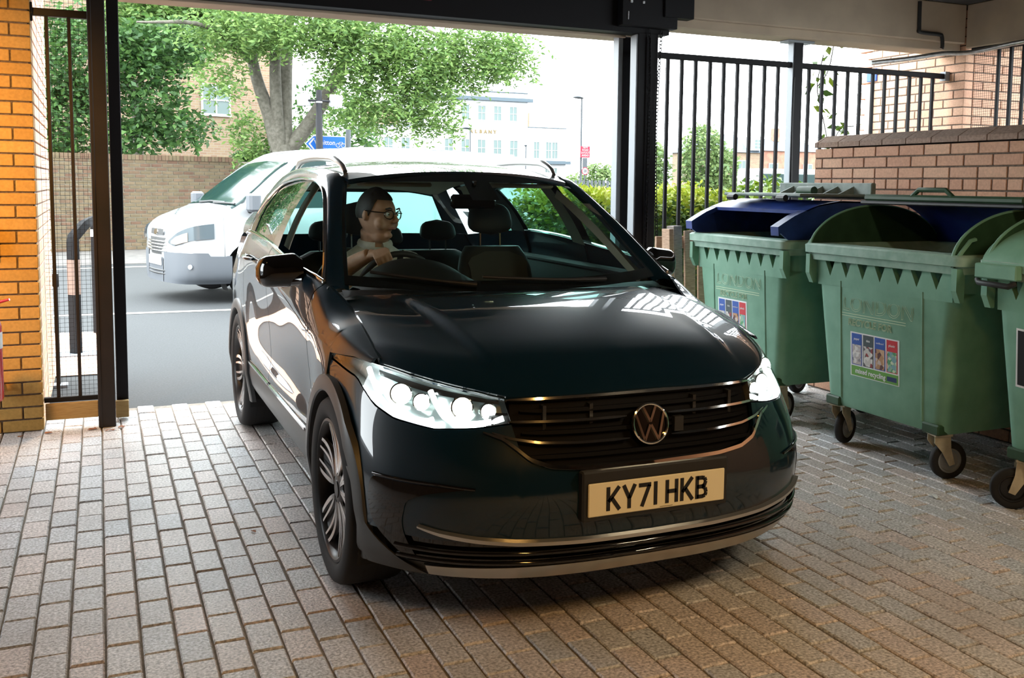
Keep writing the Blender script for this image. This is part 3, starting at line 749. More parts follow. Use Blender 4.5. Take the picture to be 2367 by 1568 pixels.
# roof side, from roof edge to the top of the windows
DT_b = [.44, .50, .614, .761, .936, 1.095, 1.26, 1.6, 2.0, 2.35, 2.65, 2.92]
DT = spl(DT_b, [(.822, 1.068), (.809, 1.105), (.781, 1.182), (.750, 1.272), (.713, 1.37), (.684, 1.455), (.672, 1.500), (.670, 1.526), (.670, 1.520), (.680, 1.487), (.70, 1.415), (.735, 1.30)])
WS = spl([.40, .62, .86, 1.08, 1.20], [(.752, 1.068), (.712, 1.212), (.660, 1.372), (.608, 1.497), (.590, 1.545)])
def eaves(b):
    return Vector((RA(max(b, 1.02)), b, RZ(max(b, 1.02))))
for s in (-1, 1):
    # A pillar and cant rail in one sweep
    rows = []
    for i, f in enumerate(frange(0, 1, 46)):
        b = .40 + (3.0 - .40) * f
        d = DT(min(b, 2.92)); dp = Vector((d[0] + .006, b, d[1]))
        if b < 1.2: w = WS(max(.40, b + .0)); ip = Vector((w[0], b + .04, w[1]))
        else: ip = eaves(b); ip.z += 0.002
        if 1.0 < b < 1.4:
            w = WS(min(b, 1.2)); e = eaves(b); k = (b - 1.0) / .4; k = k * k * (3 - 2 * k); ip = Vector((w[0], b + .04, w[1])) * (1 - k) + Vector((e.x, e.y, e.z + .002)) * k
        mid = (dp + ip) / 2 + Vector((.016, 0, .012)); q1 = ip * .72 + dp * .28 + Vector((.010, 0, .011)); q2 = ip * .28 + dp * .72 + Vector((.014, 0, .007))
        rows.append([Vector((s * p.x, p.y, p.z)) for p in (ip, q1, mid, q2, dp)])
    skin(rows, .03, backdir=(-s * .8, 0, -.4), flip=(s > 0)).build('roof_pillar', M['paint'], car, smooth=60)
    # window surround chrome
    belt = [Vector((_k[0](b)[0] + .004, b, _k[0](b)[1] + .004)) for b in frange(.47, 2.95, 30)]
    top = [Vector((DT(b)[0] + .012, b, DT(b)[1] - .004)) for b in frange(2.92, .47, 44)]
    loop = belt + top
    MB().tube([(s * p.x, p.y, p.z) for p in loop], .009, 6, closed=True).build('window_chrome', M['chrome'], car, smooth=60)
    # side glass and pillars: surface between belt and window top
    def SG(b, v, off=0.0, s=s):
        bl = _k[0](b); d = DT(b); a = bl[0] + (d[0] - bl[0]) * v + .020 * math.sin(PI * v) + off - .006; return Vector((s * a, b, bl[1] + (d[1] - bl[1]) * v))
    def gl(name, b0, b1, material, off=0.0, n=16, lean=0.10, parent=car, lean1=None):
        l1 = lean if lean1 is None else lean1
        rows = [[SG(min(max((b0 + lean * v) * (1 - f) + (b1 + l1 * v) * f, .45), 2.90), v, off) for v in frange(0, 1, 10)] for f in frange(0, 1, n)]
        MB().grid(rows, flip=(s < 0)).build(name, material, parent, smooth=60)
    if s > 0: gl('front_window', .54, 1.385, M['side_glass'], lean=.0, n=24)
    gl('rear_window', 1.525, 2.28, M['rear_glass'] if s < 0 else M['side_glass'])
    gl('quarter_window', 2.36, 2.80, M['rear_glass'] if s < 0 else M['side_glass'], lean1=0.05)
    gl('door_pillar', 1.375, 1.530, M['gloss_black'], .004, 5); gl('rear_pillar', 2.275, 2.365, M['gloss_black'], .004, 4)
    # pillar trims inside
    gl('pillar_trim', 1.36, 1.52, M['headliner'], -.05, 5); gl('rear_pillar_trim', 2.22, 2.42, M['dash'], -.05, 4)
    # rear corner above the wing
    rows = [[SG(min(b, 2.9), v) + Vector((0, max(0, b - 2.9), 0)) for v in frange(0, 1, 8)] for b in frange(2.80, 3.2, 8)]
    MB().grid(rows, flip=(s < 0)).build('rear_corner', M['paint'], car, smooth=60)
    # mirror sail and mirror
    mb = MB(); mb.add([(s * .857, .44, 1.090), (s * .862, .68, 1.115), (s * .800, .66, 1.245), (s * .82, .52, 1.17)], [(0, 1, 2, 3)] if s > 0 else [(3, 2, 1, 0)])
    mir = MB()
    if True:
        rows = []
        for i, f in enumerate(frange(0, 1, 15)):           # from inboard to the tip
            a = .872 + .183 * f
            hz_ = .076 * (1 - .10 * f) * (1 if f < .75 else math.sqrt(max(0.02, 1 - ((f - .75) / .262) ** 2))) * min(1, .70 + f * 2.0)
            wy = .060 * (1 if f < .7 else math.sqrt(max(.03, 1 - ((f - .7) / .31) ** 2)))
            cz = 1.124 - .014 * f; cy = .755 + .055 * f
            row = []
            for k in range(20):
                th = 2 * PI * k / 20; cx_, sx_ = math.cos(th), math.sin(th)
                yy = cy + wy * (cx_ if cx_ > 0 else 1.35 * cx_) * (abs(cx_) ** -.25 if abs(cx_) > .1 else 1)
                zz = cz + hz_ * sx_ * (abs(sx_) ** -.2 if abs(sx_) > .1 else 1)
                row.append(Vector((s * a, min(yy, cy + wy), zz)))
            rows.append(row)
        mir.grid(rows, closev=True, flip=(s > 0)); n0 = len(mir.v)
        mir.f.append(tuple(range(0, 20))); mir.f.append(tuple(range(n0 - 20, n0)))
        # arm
        mir.tube([(s * .862, .665, 1.085), (s * .90, .72, 1.075), (s * .945, .765, 1.085)], [.030, .028, .036], 10, flat=.8)
        mo = mir.build('door_mirror', M['gloss_black'], car, smooth=50)
        mg = MB(); mg.box((s * .955, .838, 1.118), (.11, .004, .095)); mg.build('mirror_glass', M['chrome'], mo)
    # roof rail
    path = [(s * (RA(b) - .042), b, RZ(b) + .008 + .046 * min(1, min(b - 1.24, 2.50 - b) / .20) ** .6 if 1.241 < b < 2.499 else RZ(b) + .002) for b in frange(1.24, 2.50, 40)]
    MB().tube(path, [.012 + .010 * min(1, min(i, 39 - i) / 6) for i in range(40)], 8, flat=.95).build('roof_rail', M['satin'], car, smooth=60)
# windscreen
def screen(u, v, off=0.0):
    au = abs(u); s = 1 if u >= 0 else -1
    e = .42 + .76 * v
    w = WS(min(max(e, .40), 1.2)); zc = 1.056 + (1.566 - 1.056) * v; bc = .245 + (1.03 - .245) * v
    a = w[0] * au; k = au ** 2.2
    b = bc + (e + .04 - bc) * k; z = zc + (w[1] - zc) * k + .012 * math.sin(PI * v) * (1 - au * au)
    return Vector((s * a, b - off * .55, z + off * .83))
MB().grid([[screen(u, v) for v in frange(0, 1, 24)] for u in frange(-1, 1, 36)]).build('windscreen', M['car_glass'], car, smooth=60)
fr = MB()
fr.grid([[screen(u, v, -.004) for v in (0.0, .03, .075)] for u in frange(-1, 1, 36)]); fr.grid([[screen(u, v, -.004) for v in (.90, .95, 1.0)] for u in frange(-1, 1, 36)])
for u0, u1 in ((-1, -.975), (.975, 1)): fr.grid([[screen(u, v, -.004) for v in frange(.07, .91, 20)] for u in (u0, (u0 + u1) / 2, u1)])
fr.grid([[screen(u, v, -.004) for v in frange(.72, .91, 6)] for u in frange(-.08, .14, 5)])
fr.build('windscreen_border', M['gloss_black'], car, smooth=60)
# cowl and wipers
rows = [[Vector((u * .755, .25 + .15 * u * u, 1.030)), Vector((u * .755, .29 + .15 * u * u, 1.045)), Vector((u * .75, .36 + .12 * u * u, 1.055))] for u in frange(-1, 1, 24)]
MB().grid(rows, flip=True).build('cowl', M['black_plastic'], car, smooth=40)
for (u0, u1, v1) in ((.55, -.25, .10), (-.30, -.86, .12)):
    pth = [screen(u0 + (u1 - u0) * f, .025 + v1 * f * .55, .012) for f in frange(0, 1, 10)]
    MB().tube(pth, [.010] * 3 + [.007] * 7, 6).build('wiper', M['black_plastic'], car, smooth=60)
# roof aerial
MB().tube([(0, 2.90, 1.595), (0, 2.96, 1.640), (0, 3.02, 1.675)], [.022, .014, .004], 8, flat=.5).build('roof_aerial', M['gloss_black'], car, smooth=60)

# rear end: tailgate with rear window
tg = MB()
def rearp(u, z):
    w = np.interp(z, [.3, .6, .9, 1.15, 1.3, 1.48], [.80, .86, .86, .80, .70, .58]); y = np.interp(z, [.3, .6, .9, 1.1, 1.2, 1.3, 1.48], [3.48, 3.56, 3.56, 3.53, 3.50, 3.46, 3.38])
    return Vector((w * u, y - .22 * abs(u) ** 3.5, z))
tg.grid([[rearp(u, z) for z in frange(.3, 1.14, 12)] for u in frange(-1, 1, 21)], flip=True)
for u0, u1 in ((-1, -.84), (.84, 1)): tg.grid([[rearp(u, z) for z in frange(1.14, 1.48, 8)] for u in frange(u0, u1, 4)], flip=True)
tg.grid([[rearp(u, z) for z in (1.44, 1.49)] for u in frange(-1, 1, 21)], flip=True)
tg.build('tailgate', M['paint'], car, smooth=50)
MB().grid([[rearp(u, z) for z in frange(1.13, 1.45, 8)] for u in frange(-.86, .86, 16)], flip=True).build('rear_screen', M['side_glass'], car, smooth=60)
for s in (-1, 1):
    rows = [[side(3.2, x) * 1.0 for x in frange(0, 6, 14)]]
    r2 = [Vector((rearp(1, max(p.z, .3)).x, rearp(1, max(p.z, .3)).y, p.z)) for p in rows[0]]
    G = [[Vector((s * p.x, p.y, p.z)) for p in rows[0]], [Vector((s * p.x, p.y, p.z)) for p in r2]]
    MB().grid(G, flip=(s < 0)).build('rear_quarter', M['paint'], car, smooth=50)

# ---- inside
ub = MB(); ub.cbox((-.70, -.62, .235), (.70, 3.35, .42), .02); ub.cbox((-.68, .46, .25), (.68, 3.1, .50), .02); ub.box((0, .30, .66), (1.30, .06, .72)); ub.box((0, -.25, .60), (1.05, .9, .30))
ub.build('underbody', M['under'], car)
for s in (-1, 1):
    MB().cbox((min(s * .79, s * .83), .50, .42), (max(s * .79, s * .83), 2.5, 1.06), .01).build('door_card', M['dash'], car)
    MB().cbox((min(s * .77, s * .835), .55, 1.04), (max(s * .77, s * .835), 2.5, 1.075), .012).build('door_top', M['dash'], car)
db = MB()
prof = [(.34, 1.045), (.50, 1.050), (.70, 1.035), (.86, 1.005), (.93, .95), (.94, .80), (.90, .55)]
db.grid([[Vector((u * .80, b, z - .02 * abs(u) ** 3 + (.040 * math.exp(-((u * .8 + .37) / .17) ** 2) if .6 < b < .9 else 0))) for b, z in prof] for u in frange(-1, 1, 33)])
dash = db.build('dashboard', M['dash'], car, smooth=50)
rows = []
for f in frange(-1, 1, 21):
    k = max(0.0, 1 - abs(f) ** 2.2); a = -.335 + .29 * f; rows.append([Vector((a, .56, 1.03)), Vector((a, .70, 1.035 + .085 * k)), Vector((a, .82, 1.03 + .125 * k)), Vector((a, .90, 1.01 + .142 * k)), Vector((a, .905, .99 + .13 * k)), Vector((a, .86, .95))])
MB().grid(rows).build('instrument_binnacle', M['dash'], dash, smooth=50)
MB().cbox((-.13, .90, .86), (.16, .945, 1.00), .008).build('touch_screen', M['gloss_black'], dash)
hlg = MB().grid([[roof(u * .97, b) + Vector((0, 0, -.035)) for b in frange(1.08, 3.3, 20)] for u in frange(-1, 1, 15)], flip=True); hlg.build('headliner', M['headliner'], car, smooth=60)
for s in (-1, 1):
    rows = []
    for b in frange(.46, 1.15, 16):
        d = DT(b); w = WS(max(b, .40)); rows.append([Vector((s * (w[0] - .015), b + .09, w[1] - .045)), Vector((s * ((w[0] + d[0]) / 2 - .055), b + .12, (w[1] + d[1]) / 2 - .06)), Vector((s * (d[0] - .05), b + .09, d[1] - .03))])
    MB().grid(rows, flip=(s < 0)).build('pillar_trim', M['headliner'], car, smooth=60)
    rows = [[Vector((s * (RA(b) - .02), b, RZ(b) - .045)), Vector((s * (RA(b) + .015), b, RZ(b) - .06)), Vector((s * (DT(b)[0] - .03), b, DT(b)[1] - .0))] for b in frange(1.1, 2.9, 16)]
    MB().grid(rows, flip=(s < 0)).build('rail_trim', M['headliner'], car, smooth=60)
    # sun visor
    MB().cbox((s * .33 - .17, 1.10, 1.488), (s * .33 + .17, 1.27, 1.510), .008).build('sun_visor', M['headliner'], car)
rv = MB(); rv.cbox((-.115, .93, 1.385), (.115, .965, 1.455), .012); rv.tube([(0, .95, 1.44), (0, .93, 1.52)], .012, 6); rv.build('rear_view_mirror', M['gloss_black'], car, smooth=40)
def shell(cx, y0, z0, y1, z1, w0, w1, th):
    """a padded backrest from (y0,z0) to (y1,z1)"""
    rows = []
    for f in frange(0, 1, 12):
        y, z = y0 + (y1 - y0) * f, z0 + (z1 - z0) * f; w = (w0 + (w1 - w0) * f) * (1 - .25 * max(0, (f - .8) / .2) ** 2); t = th * (1 - .35 * f)
        rows.append([Vector((cx + w * math.cos(a) * abs(math.cos(a)) ** -.45 if abs(math.cos(a)) > .05 else cx, y + t * math.sin(a) * (abs(math.sin(a)) ** -.3 if abs(math.sin(a)) > .05 else 1), z)) for a in [2 * PI * k / 24 for k in range(24)]])
    mb = MB(); mb.grid(rows, closev=True); n = len(mb.v); mb.f.append(tuple(range(24))[::-1]); mb.f.append(tuple(range(n - 24, n))); return mb
def headrest(cx, y, z, w=.13, h=.095, t=.05):
    mb = MB(); rows = []
    for f in frange(-1, 1, 11):
        k = math.sqrt(max(0, 1 - abs(f) ** 3.2)) * .97 + .03
        rows.append([Vector((cx + w * (1 - .12 * f) * k * math.cos(a) * (abs(math.cos(a)) ** -.5 if abs(math.cos(a)) > .05 else 0), y + t * k * math.sin(a) + .018 * f, z + h * f)) for a in [2 * PI * i / 24 for i in range(24)]])
    return mb.grid(rows, closev=True)
for cx in (-.37, .37):
    st = shell(cx, 1.42, .50, 1.66, 1.155, .225, .215, .085).build('front_seat', M['seat_black'], car, smooth=60)
    MB().cbox((cx - .24, 1.02, .46), (cx + .24, 1.52, .64), .04).build('seat_cushion', M['seat_black'], st)
    hr = headrest(cx, 1.70, 1.312); hr.build('headrest', M['seat_black'], st, smooth=60)
    for dx in (-.06, .06): MB().tube([(cx + dx, 1.69, 1.14), (cx + dx, 1.695, 1.24)], .007, 6).build('headrest_post', M['chrome'], st, smooth=60)
    rows = [[Vector((cx + x * (.17 if z < 1.06 else .17 * math.sqrt(max(0, 1 - ((z - 1.06) / .075) ** 2)) + .01), 1.42 + .24 * (z - .5) / .655 - .083 + .02 * ((z - .5) / .655) - .004, z)) for x in (-1, -.5, 0, .5, 1)] for z in frange(.85, 1.13, 10)]
    MB().grid(rows).build('seat_panel', M['seat_insert'], st, smooth=60)
rs = shell(0, 2.35, .48, 2.62, 1.075, .66, .64, .10).build('rear_bench', M['seat_black'], car, smooth=60)
for cx in (-.36, 0, .36):
    headrest(cx, 2.64, 1.20 if cx else 1.17, .12, .07, .045).build('headrest', M['seat_black'], rs, smooth=60)
    for dx in (-.055, .055): MB().tube([(cx + dx, 2.63, 1.05), (cx + dx, 2.64, 1.15)], .006, 6).build('headrest_post', M['black_plastic'], rs)
# steering wheel
SWC = Vector((-.36, 1.045, 1.005)); SWM = Matrix.Translation(SWC) @ Matrix.Rotation(math.radians(-64), 4, 'X')
sw = MB(); sw.tube([SWM @ Vector((.182 * math.cos(a), .182 * math.sin(a), 0)) for a in [2 * PI * k / 40 for k in range(40)]], .0155, 8, closed=True); swo = sw.build('steering_wheel', M['seat_black'], car, smooth=60)
sp = MB(); sp.lathe([(.0005, .03), (.06, .025), (.075, .0), (.06, -.03), (.0005, -.03)], 20, SWM)
for a in (0, PI, -PI / 2): sp.tube([SWM @ Vector((.05 * math.cos(a), .05 * math.sin(a), 0)), SWM @ Vector((.178 * math.cos(a), .178 * math.sin(a), 0))], .016, 6, flat=.5)
sp.build('wheel_hub', M['dash'], swo, smooth=50)
MB().tube([SWC + Vector((0, 0, -.02)), (-.36, .80, .90)], .04, 10).build('steering_column', M['dash'], swo, smooth=60)

# ---- wheels
def make_wheel():
    w = empty('wheel')
    X_ = Matrix.Rotation(-PI / 2, 4, 'Y')      # local z -> -x (outside of the right-hand wheel)
    tp = [(.268, .100), (.276, .112), (.290, .118), (.318, .120), (.338, .113), (.348, .098), (.352, .07), (.352, -.07), (.346, -.10), (.33, -.118), (.29, -.118), (.268, -.10)]
    MB().lathe(tp, 64, X_).build('tyre', M['rubber'], w, smooth=40)
    gv = MB()
    for h in (-.045, 0, .045): gv.lathe([(.3525, h - .004), (.3525, h + .004)], 48, X_)
    gv.build('tread_groove', M['under'], w)
    MB().lathe([(.270, .100), (.268, .108), (.258, .110), (.250, .102), (.242, .07), (.240, -.09), (.262, -.10)], 64, X_).build('rim', M['alloy_dark'], w, smooth=40)
    MB().lathe([(.245, -.02), (.05, -.035), (.0005, -.035)], 40, X_).build('brake_disc', M['alloy_dark'], w, smooth=40)
    MB().lathe([(.072, .03), (.066, .075), (.05, .084), (.034, .084), (.032, .088), (.0005, .089)], 32, X_).build('hub_cap', M['alloy_dark'], w, smooth=40)
    # five broad dark spokes, each outlined by curved machined bars
    me_d = me_b = None
    for k in range(5):
        a0 = 2 * PI * k / 5 + PI / 2
        Rk = X_ @ Matrix.Rotation(a0, 4, 'Z')
        d = MB(); n = 14; rows = []
        for f in frange(0, 1, n):
            r = .055 + .190 * f; hw = .016 + .052 * math.sin(PI * min(1, f * .62)) ** 1.0; hz_ = .080 + .018 * f - .012 * math.sin(PI * f)
            rows.append([Rk @ Vector((r, -hw, hz_ - .018)), Rk @ Vector((r, -hw * .5, hz_ - .010)), Rk @ Vector((r, hw * .5, hz_ - .010)), Rk @ Vector((r, hw, hz_ - .018))])
        d.grid(rows); sp_ = d.build('spoke', M['alloy_dark'], w, smooth=50)
        b = MB()
        for (amp, off, wd) in ((.060, 0, .0085), (-.060, 0, .0085), (.020, 0, .006), (-.020, 0, .006)):
            rr = []
            for f in frange(0, 1, 16):
                r = .055 + .193 * f; y = (.012 if amp > 0 else -.012) + amp * math.sin(PI * f * .62) ; z = .084 + .018 * f - .010 * math.sin(PI * f)
                ww = wd * (1 + .5 * math.sin(PI * f))
                rr.append([Rk @ Vector((r, y - ww, z - .012)), Rk @ Vector((r, y - ww * .8, z)), Rk @ Vector((r, y + ww * .8, z)), Rk @ Vector((r, y + ww, z - .012))])
            b.grid(rr)
        b.build('spoke_bars', M['alloy'], w, smooth=40)
    return w
wh = make_wheel(); wh.parent = car; wh.location = (-.795, 0, .352); wh.rotation_euler = (math.radians(20), 0, 0)
for (x, y, rz, ra) in ((-.795, 2.679, 0, -8), (.795, 0, PI, 0), (.795, 2.679, PI, 0)):
    c = copy_tree(wh, car); c.location = (x, y, .352); c.rotation_euler = (math.radians(ra), 0, rz)

# ================================================================= DRIVER
M['skin'] = noisy('skin', (0.50, 0.27, 0.18), (0.58, 0.33, 0.23), 30, 0.55)
M['hair'] = noisy('dark_hair', (0.010, 0.008, 0.007), (0.025, 0.020, 0.016), 120, 0.6)
M['shirt'] = noisy('pale_shirt', (0.55, 0.54, 0.52), (0.66, 0.65, 0.62), 25, 0.8)
M['trousers'] = mat('dark_trousers', (0.02, 0.022, 0.03), 0.8)
M['lens'] = glass('spectacle_lens', (0.92, 0.95, 0.95), 1.0, 0.05)
M['lips'] = mat('lips', (0.36, 0.14, 0.11), 0.5)
person = empty('person', (CARX - .37, CARY + 1.40, 0.64))
tag(person, 'person in pale shirt and black glasses driving the teal car, one hand on the wheel', 'person')
PO = Vector((-.37, 1.40, 0.64))
def D(x, y, z): return Vector((x, y, z)) - PO        # car coordinates -> person coordinates
HC = D(-.372, 1.375, 1.342)
fdir = Vector((.62, -.78, -.06)).normalized(); up_ = Vector((0.03, .03, 1)).normalized(); lft = up_.cross(fdir).normalized(); up_ = fdir.cross(lft)
HS_ = 1.10
HM = Matrix(((fdir.x * HS_, lft.x * HS_, up_.x * HS_, HC.x), (fdir.y * HS_, lft.y * HS_, up_.y * HS_, HC.y), (fdir.z * HS_, lft.z * HS_, up_.z * HS_, HC.z), (0, 0, 0, 1)))
def head_pt(th, ph):
    """th around (0 = face), ph -90..90"""
    c, s_ = math.cos(ph), math.sin(ph); x, y, z = .098 * c * math.cos(th), .078 * c * math.sin(th), .118 * s_
    if z < 0:                                 # jaw and chin
        k = -z / .118; x = x * (1 - .10 * k) + .012 * k * max(0, math.cos(th)); y *= 1 - .18 * k
        if math.cos(th) < 0: x *= 1 - .35 * k
    if z > .02 and math.cos(th) > .2: x -= .012 * (z - .02) / .09
    if math.cos(th) > .5 and -.02 < z < .03: x -= .006 * math.cos(PI * (z - .005) / .06) * abs(math.sin(2.2 * th))
    return Vector((x, y, z))
bd = MB(); n0 = len(bd.v)
bd.grid([[HM @ head_pt(2 * PI * k / 40, -PI / 2 + PI * i / 26) for k in range(40)] for i in range(27)], closev=True)
def hp(x, y, z): return HM @ Vector((x, y, z))
bd.tube([hp(.088, 0, .022), hp(.104, 0, .002), hp(.117, 0, -.018), hp(.104, 0, -.030)], [.009, .011, .014, .010], 10)      # nose
for s in (-1, 1):
    bd.ball(hp(.103, s * .011, -.026), .008, 10, 8)
    bd.ball(hp(-.004, s * .082, -.004), (.016, .012, .030), 12, 8, Matrix.Rotation(.1, 3, 'X') @ Matrix(((fdir.x, lft.x, up_.x), (fdir.y, lft.y, up_.y), (fdir.z, lft.z, up_.z))))       # ears
    bd.ball(hp(.060, s * .048, -.035), (.030, .026, .032), 10, 8)                                                        # cheeks
bd.ball(hp(.072, 0, -.090), (.024, .030, .018), 12, 8); bd.ball(hp(.028, 0, -.100), (.052, .056, .034), 14, 10)              # chin, double chin
bd.tube([hp(-.012, 0, -.07), D(-.372, 1.412, 1.20), D(-.372, 1.425, 1.13)], [.068, .072, .092], 16)                       # neck
# torso (under the shirt), legs
def limb(pts, rs, n=14): 
    c = spl(range(len(pts)), [tuple(p) for p in pts]); r = spl(range(len(rs)), rs)
    bd.tube([c(x) for x in frange(0, len(pts) - 1, 5 * (len(pts) - 1) + 1)], [r(x) for x in frange(0, len(pts) - 1, 5 * (len(pts) - 1) + 1)], n)
rows = []
for (z, y, hw, hd) in ((.66, 1.40, .17, .13), (.76, 1.405, .185, .145), (.88, 1.405, .190, .150), (1.00, 1.405, .195, .135), (1.08, 1.41, .19, .115), (1.135, 1.42, .15, .085), (1.16, 1.425, .08, .06)):
    rows.append([D(-.372 + hw * math.cos(a), y + hd * math.sin(a), z) for a in [2 * PI * k / 24 for k in range(24)]])
m0 = len(bd.v); bd.grid(rows, closev=True); bd.f.append(tuple(m0 + k for k in range(24))[::-1]); bd.f.append(tuple(m0 + 6 * 24 + k for k in range(24)))
GR = SWC + Vector((-.083, -.071, .1456))       # right-hand grip on the rim
GL = SWC + Vector((.165, .035, -.070))
arms = {-1: [D(-.555, 1.415, 1.085), D(-.63, 1.31, 1.02), D(-.625, 1.20, 1.045), D(-.555, 1.105, 1.115), D(*(GR + Vector((-.055, .050, .012))))],
        1: [D(-.19, 1.415, 1.085), D(-.10, 1.33, .98), D(-.085, 1.24, .93), D(-.125, 1.14, .935), D(*(GL + Vector((.02, .05, .005))))]}
for s in (-1, 1): limb(arms[s], [.062, .052, .047, .042, .032])
for s in (-1, 1): limb([D(-.372 + s * .09, 1.40, .70), D(-.372 + s * .12, 1.15, .70), D(-.372 + s * .12, .95, .66), D(-.372 + s * .10, .85, .45), D(-.372 + s * .10, .78, .30)], [.095, .08, .062, .055, .045])
# hands: palm, four fingers curled round the rim, thumb
def rim_frame(P):
    d = (P - SWC); nrm = (SWM.to_3x3() @ Vector((0, 0, 1))).normalized(); rad = (d - nrm * d.dot(nrm)).normalized(); tan = nrm.cross(rad); return rad, tan, nrm
def hand(Pg, wrist, s):
    rad, tan, nrm = rim_frame(Pg); back = -nrm if (-nrm).y > 0 else nrm           # towards the driver
    kn = Pg + rad * .030 + back * .010; 
    w = Vector(wrist) + PO
    for j in range(4):
        o = tan * (.021 * (j - 1.5)); lenf = (1.0, 1.08, 1.02, .85)[j]
        base = w * .45 + (kn + o) * .55
        bd.tube([D(*(w * .75 + (kn + o * .6) * .25)), D(*base), D(*(kn + o))], [.017, .016, .0125], 8)
        pts = [kn + o, Pg + o + rad * .024 - back * .022 * lenf, Pg + o - rad * .010 - back * .026 * lenf, Pg + o - rad * .024 - back * .006]
        bd.tube([D(*p) for p in pts], [.0115, .0105, .0095, .008], 8)
    bd.tube([D(*w), D(*(w * .5 + Pg * .5 + back * .008))], [.030, .026], 10)
    th = [w * .6 + Pg * .4 - rad * .008, Pg - rad * .020 + back * .018 + tan * .030 * s, Pg - rad * .022 - back * .004 + tan * .040 * s]
    bd.tube([D(*p) for p in th], [.015, .0115, .009], 8)
hand(GR, arms[-1][-1], 1); hand(GL, arms[1][-1], 1)
bo = bd.build('body', M['skin'], person)
modifier(bo, 'REMESH', mode='VOXEL', voxel_size=.0055, use_smooth_shade=True); modifier(bo, 'SMOOTH', factor=.5, iterations=2)
# shirt: torso and short sleeves over the body
sh = MB(); rows = []
for (z, y, hw, hd) in ((.70, 1.405, .20, .165), (.80, 1.405, .206, .172), (.90, 1.405, .21, .172), (1.00, 1.405, .212, .155), (1.08, 1.41, .206, .132), (1.135, 1.42, .17, .105), (1.165, 1.42, .115, .09), (1.19, 1.412, .082, .080)):
    rows.append([D(-.372 + hw * math.cos(a), y + hd * math.sin(a), z + (.012 * math.sin(a) if z > 1.15 else 0)) for a in [2 * PI * k / 32 for k in range(32)]])
sh.grid(rows, closev=True)
for s in (-1, 1):
    a0, a1, a2 = arms[s][0], arms[s][1], arms[s][2]
    sh.tube([Vector((a0.x - s * .04, a0.y, a0.z + .005)), a0, a0 * .5 + a1 * .5, a1, a1 * .75 + a2 * .25], [.07, .078, .074, .070, .070], 16, caps=False)
sho = sh.build('shirt', M['shirt'], person, smooth=60); modifier(sho, 'SUBSURF', levels=1, render_levels=1)
col = MB(); col.tube([D(-.372 + .078 * math.cos(a), 1.410 + .076 * math.sin(a), 1.192 + .012 * math.sin(a)) for a in frange(-PI * .42, PI * 1.42, 26)], .014, 8, flat=1.6); col.build('shirt_collar', M['shirt'], person, smooth=60)
lg = MB(); bdl = bd; bd = lg
for s in (-1, 1): limb([D(-.372 + s * .09, 1.42, .70), D(-.372 + s * .12, 1.15, .705), D(-.372 + s * .12, .95, .665), D(-.372 + s * .10, .85, .45), D(-.372 + s * .10, .79, .33)], [.105, .09, .074, .064, .055])
lg.build('trousers', M['trousers'], person, smooth=60); bd = bdl
# hair cap
hr = MB(); rows = []
for i in range(15):
    ph = math.radians(90 - 7.2 * i * 1.0)
    row = []
    for k in range(40):
        th = 2 * PI * k / 40; front = math.cos(th)
        lim = math.radians(34 if front > .55 else (34 - 60 * min(1, (.55 - front) / .6)))
        p = head_pt(th, max(ph, lim)); thick = 1.07 if ph > lim else 1.035
        row.append(HM @ (p * thick + Vector((-.003, 0, .004))))
    rows.append(row)
hr.grid(rows, closev=True); hr.build('hair', M['hair'], person, smooth=60)
gl_ = MB()
for s in (-1, 1):
    gl_.tube([hp(.104 - .012 * abs(math.cos(a)) * (1 if math.cos(a) * s > 0 else 0), s * .036 + .028 * math.cos(a), .008 + .020 * math.sin(a)) for a in [2 * PI * k / 20 for k in range(20)]], .0028, 6, closed=True)
    gl_.tube([hp(.096, s * .064, .016), hp(.05, s * .083, .016), hp(-.004, s * .086, .018)], .0028, 6)
gl_.tube([hp(.106, -.010, .010), hp(.108, 0, .013), hp(.106, .010, .010)], .0028, 6)
go = gl_.build('glasses', M['gloss_black'], person, smooth=60)
for s in (-1, 1):
    MB().add([hp(.103, s * .036 + .026 * math.cos(a), .008 + .018 * math.sin(a)) for a in [2 * PI * k / 16 for k in range(16)]], [tuple(range(16))]).build('spectacle_lens', M['lens'], go)
    MB().ball(hp(.086, s * .034, .008), .0105, 12, 8).build('eye', M['white_plain'], person, smooth=60)
    MB().ball(hp(.0945, s * .034, .008), .0045, 8, 6).build('pupil', M['gloss_black'], person, smooth=60)
    MB().tube([hp(.098, s * .018, .034), hp(.100, s * .036, .039), hp(.090, s * .054, .033)], .004, 6).build('eyebrow', M['hair'], person, smooth=60)
MB().tube([hp(.092, -.024, -.058), hp(.103, -.008, -.054), hp(.103, .008, -.054), hp(.092, .024, -.058)], [.003, .0065, .0065, .003], 8).build('lips', M['lips'], person, smooth=60)

# ================================================================= WHEELED BINS
M['bin_green'] = noisy('green_bin_plastic', (0.150, 0.325, 0.225), (0.205, 0.410, 0.295), 9, 0.5, 0.15, bscale=60, contrast=(0.3, 0.75))
M['bin_rim'] = noisy('weathered_green_rim', (0.22, 0.37, 0.29), (0.33, 0.48, 0.40), 14, 0.5)
M['bin_blue'] = noisy('blue_bin_plastic', (0.010, 0.030, 0.16), (0.02, 0.05, 0.24), 9, 0.4)
M['bin_dark'] = noisy('dark_green_lid', (0.018, 0.052, 0.024), (0.028, 0.075, 0.036), 9, 0.5)
M['bin_grey'] = noisy('weathered_grey_green_lid', (0.17, 0.22, 0.20), (0.26, 0.31, 0.29), 12, 0.6)
M['emboss'] = mat('embossed_pale_green', (0.62, 0.72, 0.50), 0.5)
M['zinc'] = noisy('zinc_fork', (0.48, 0.42, 0.30), (0.62, 0.56, 0.42), 20, 0.45, metal=0.35)
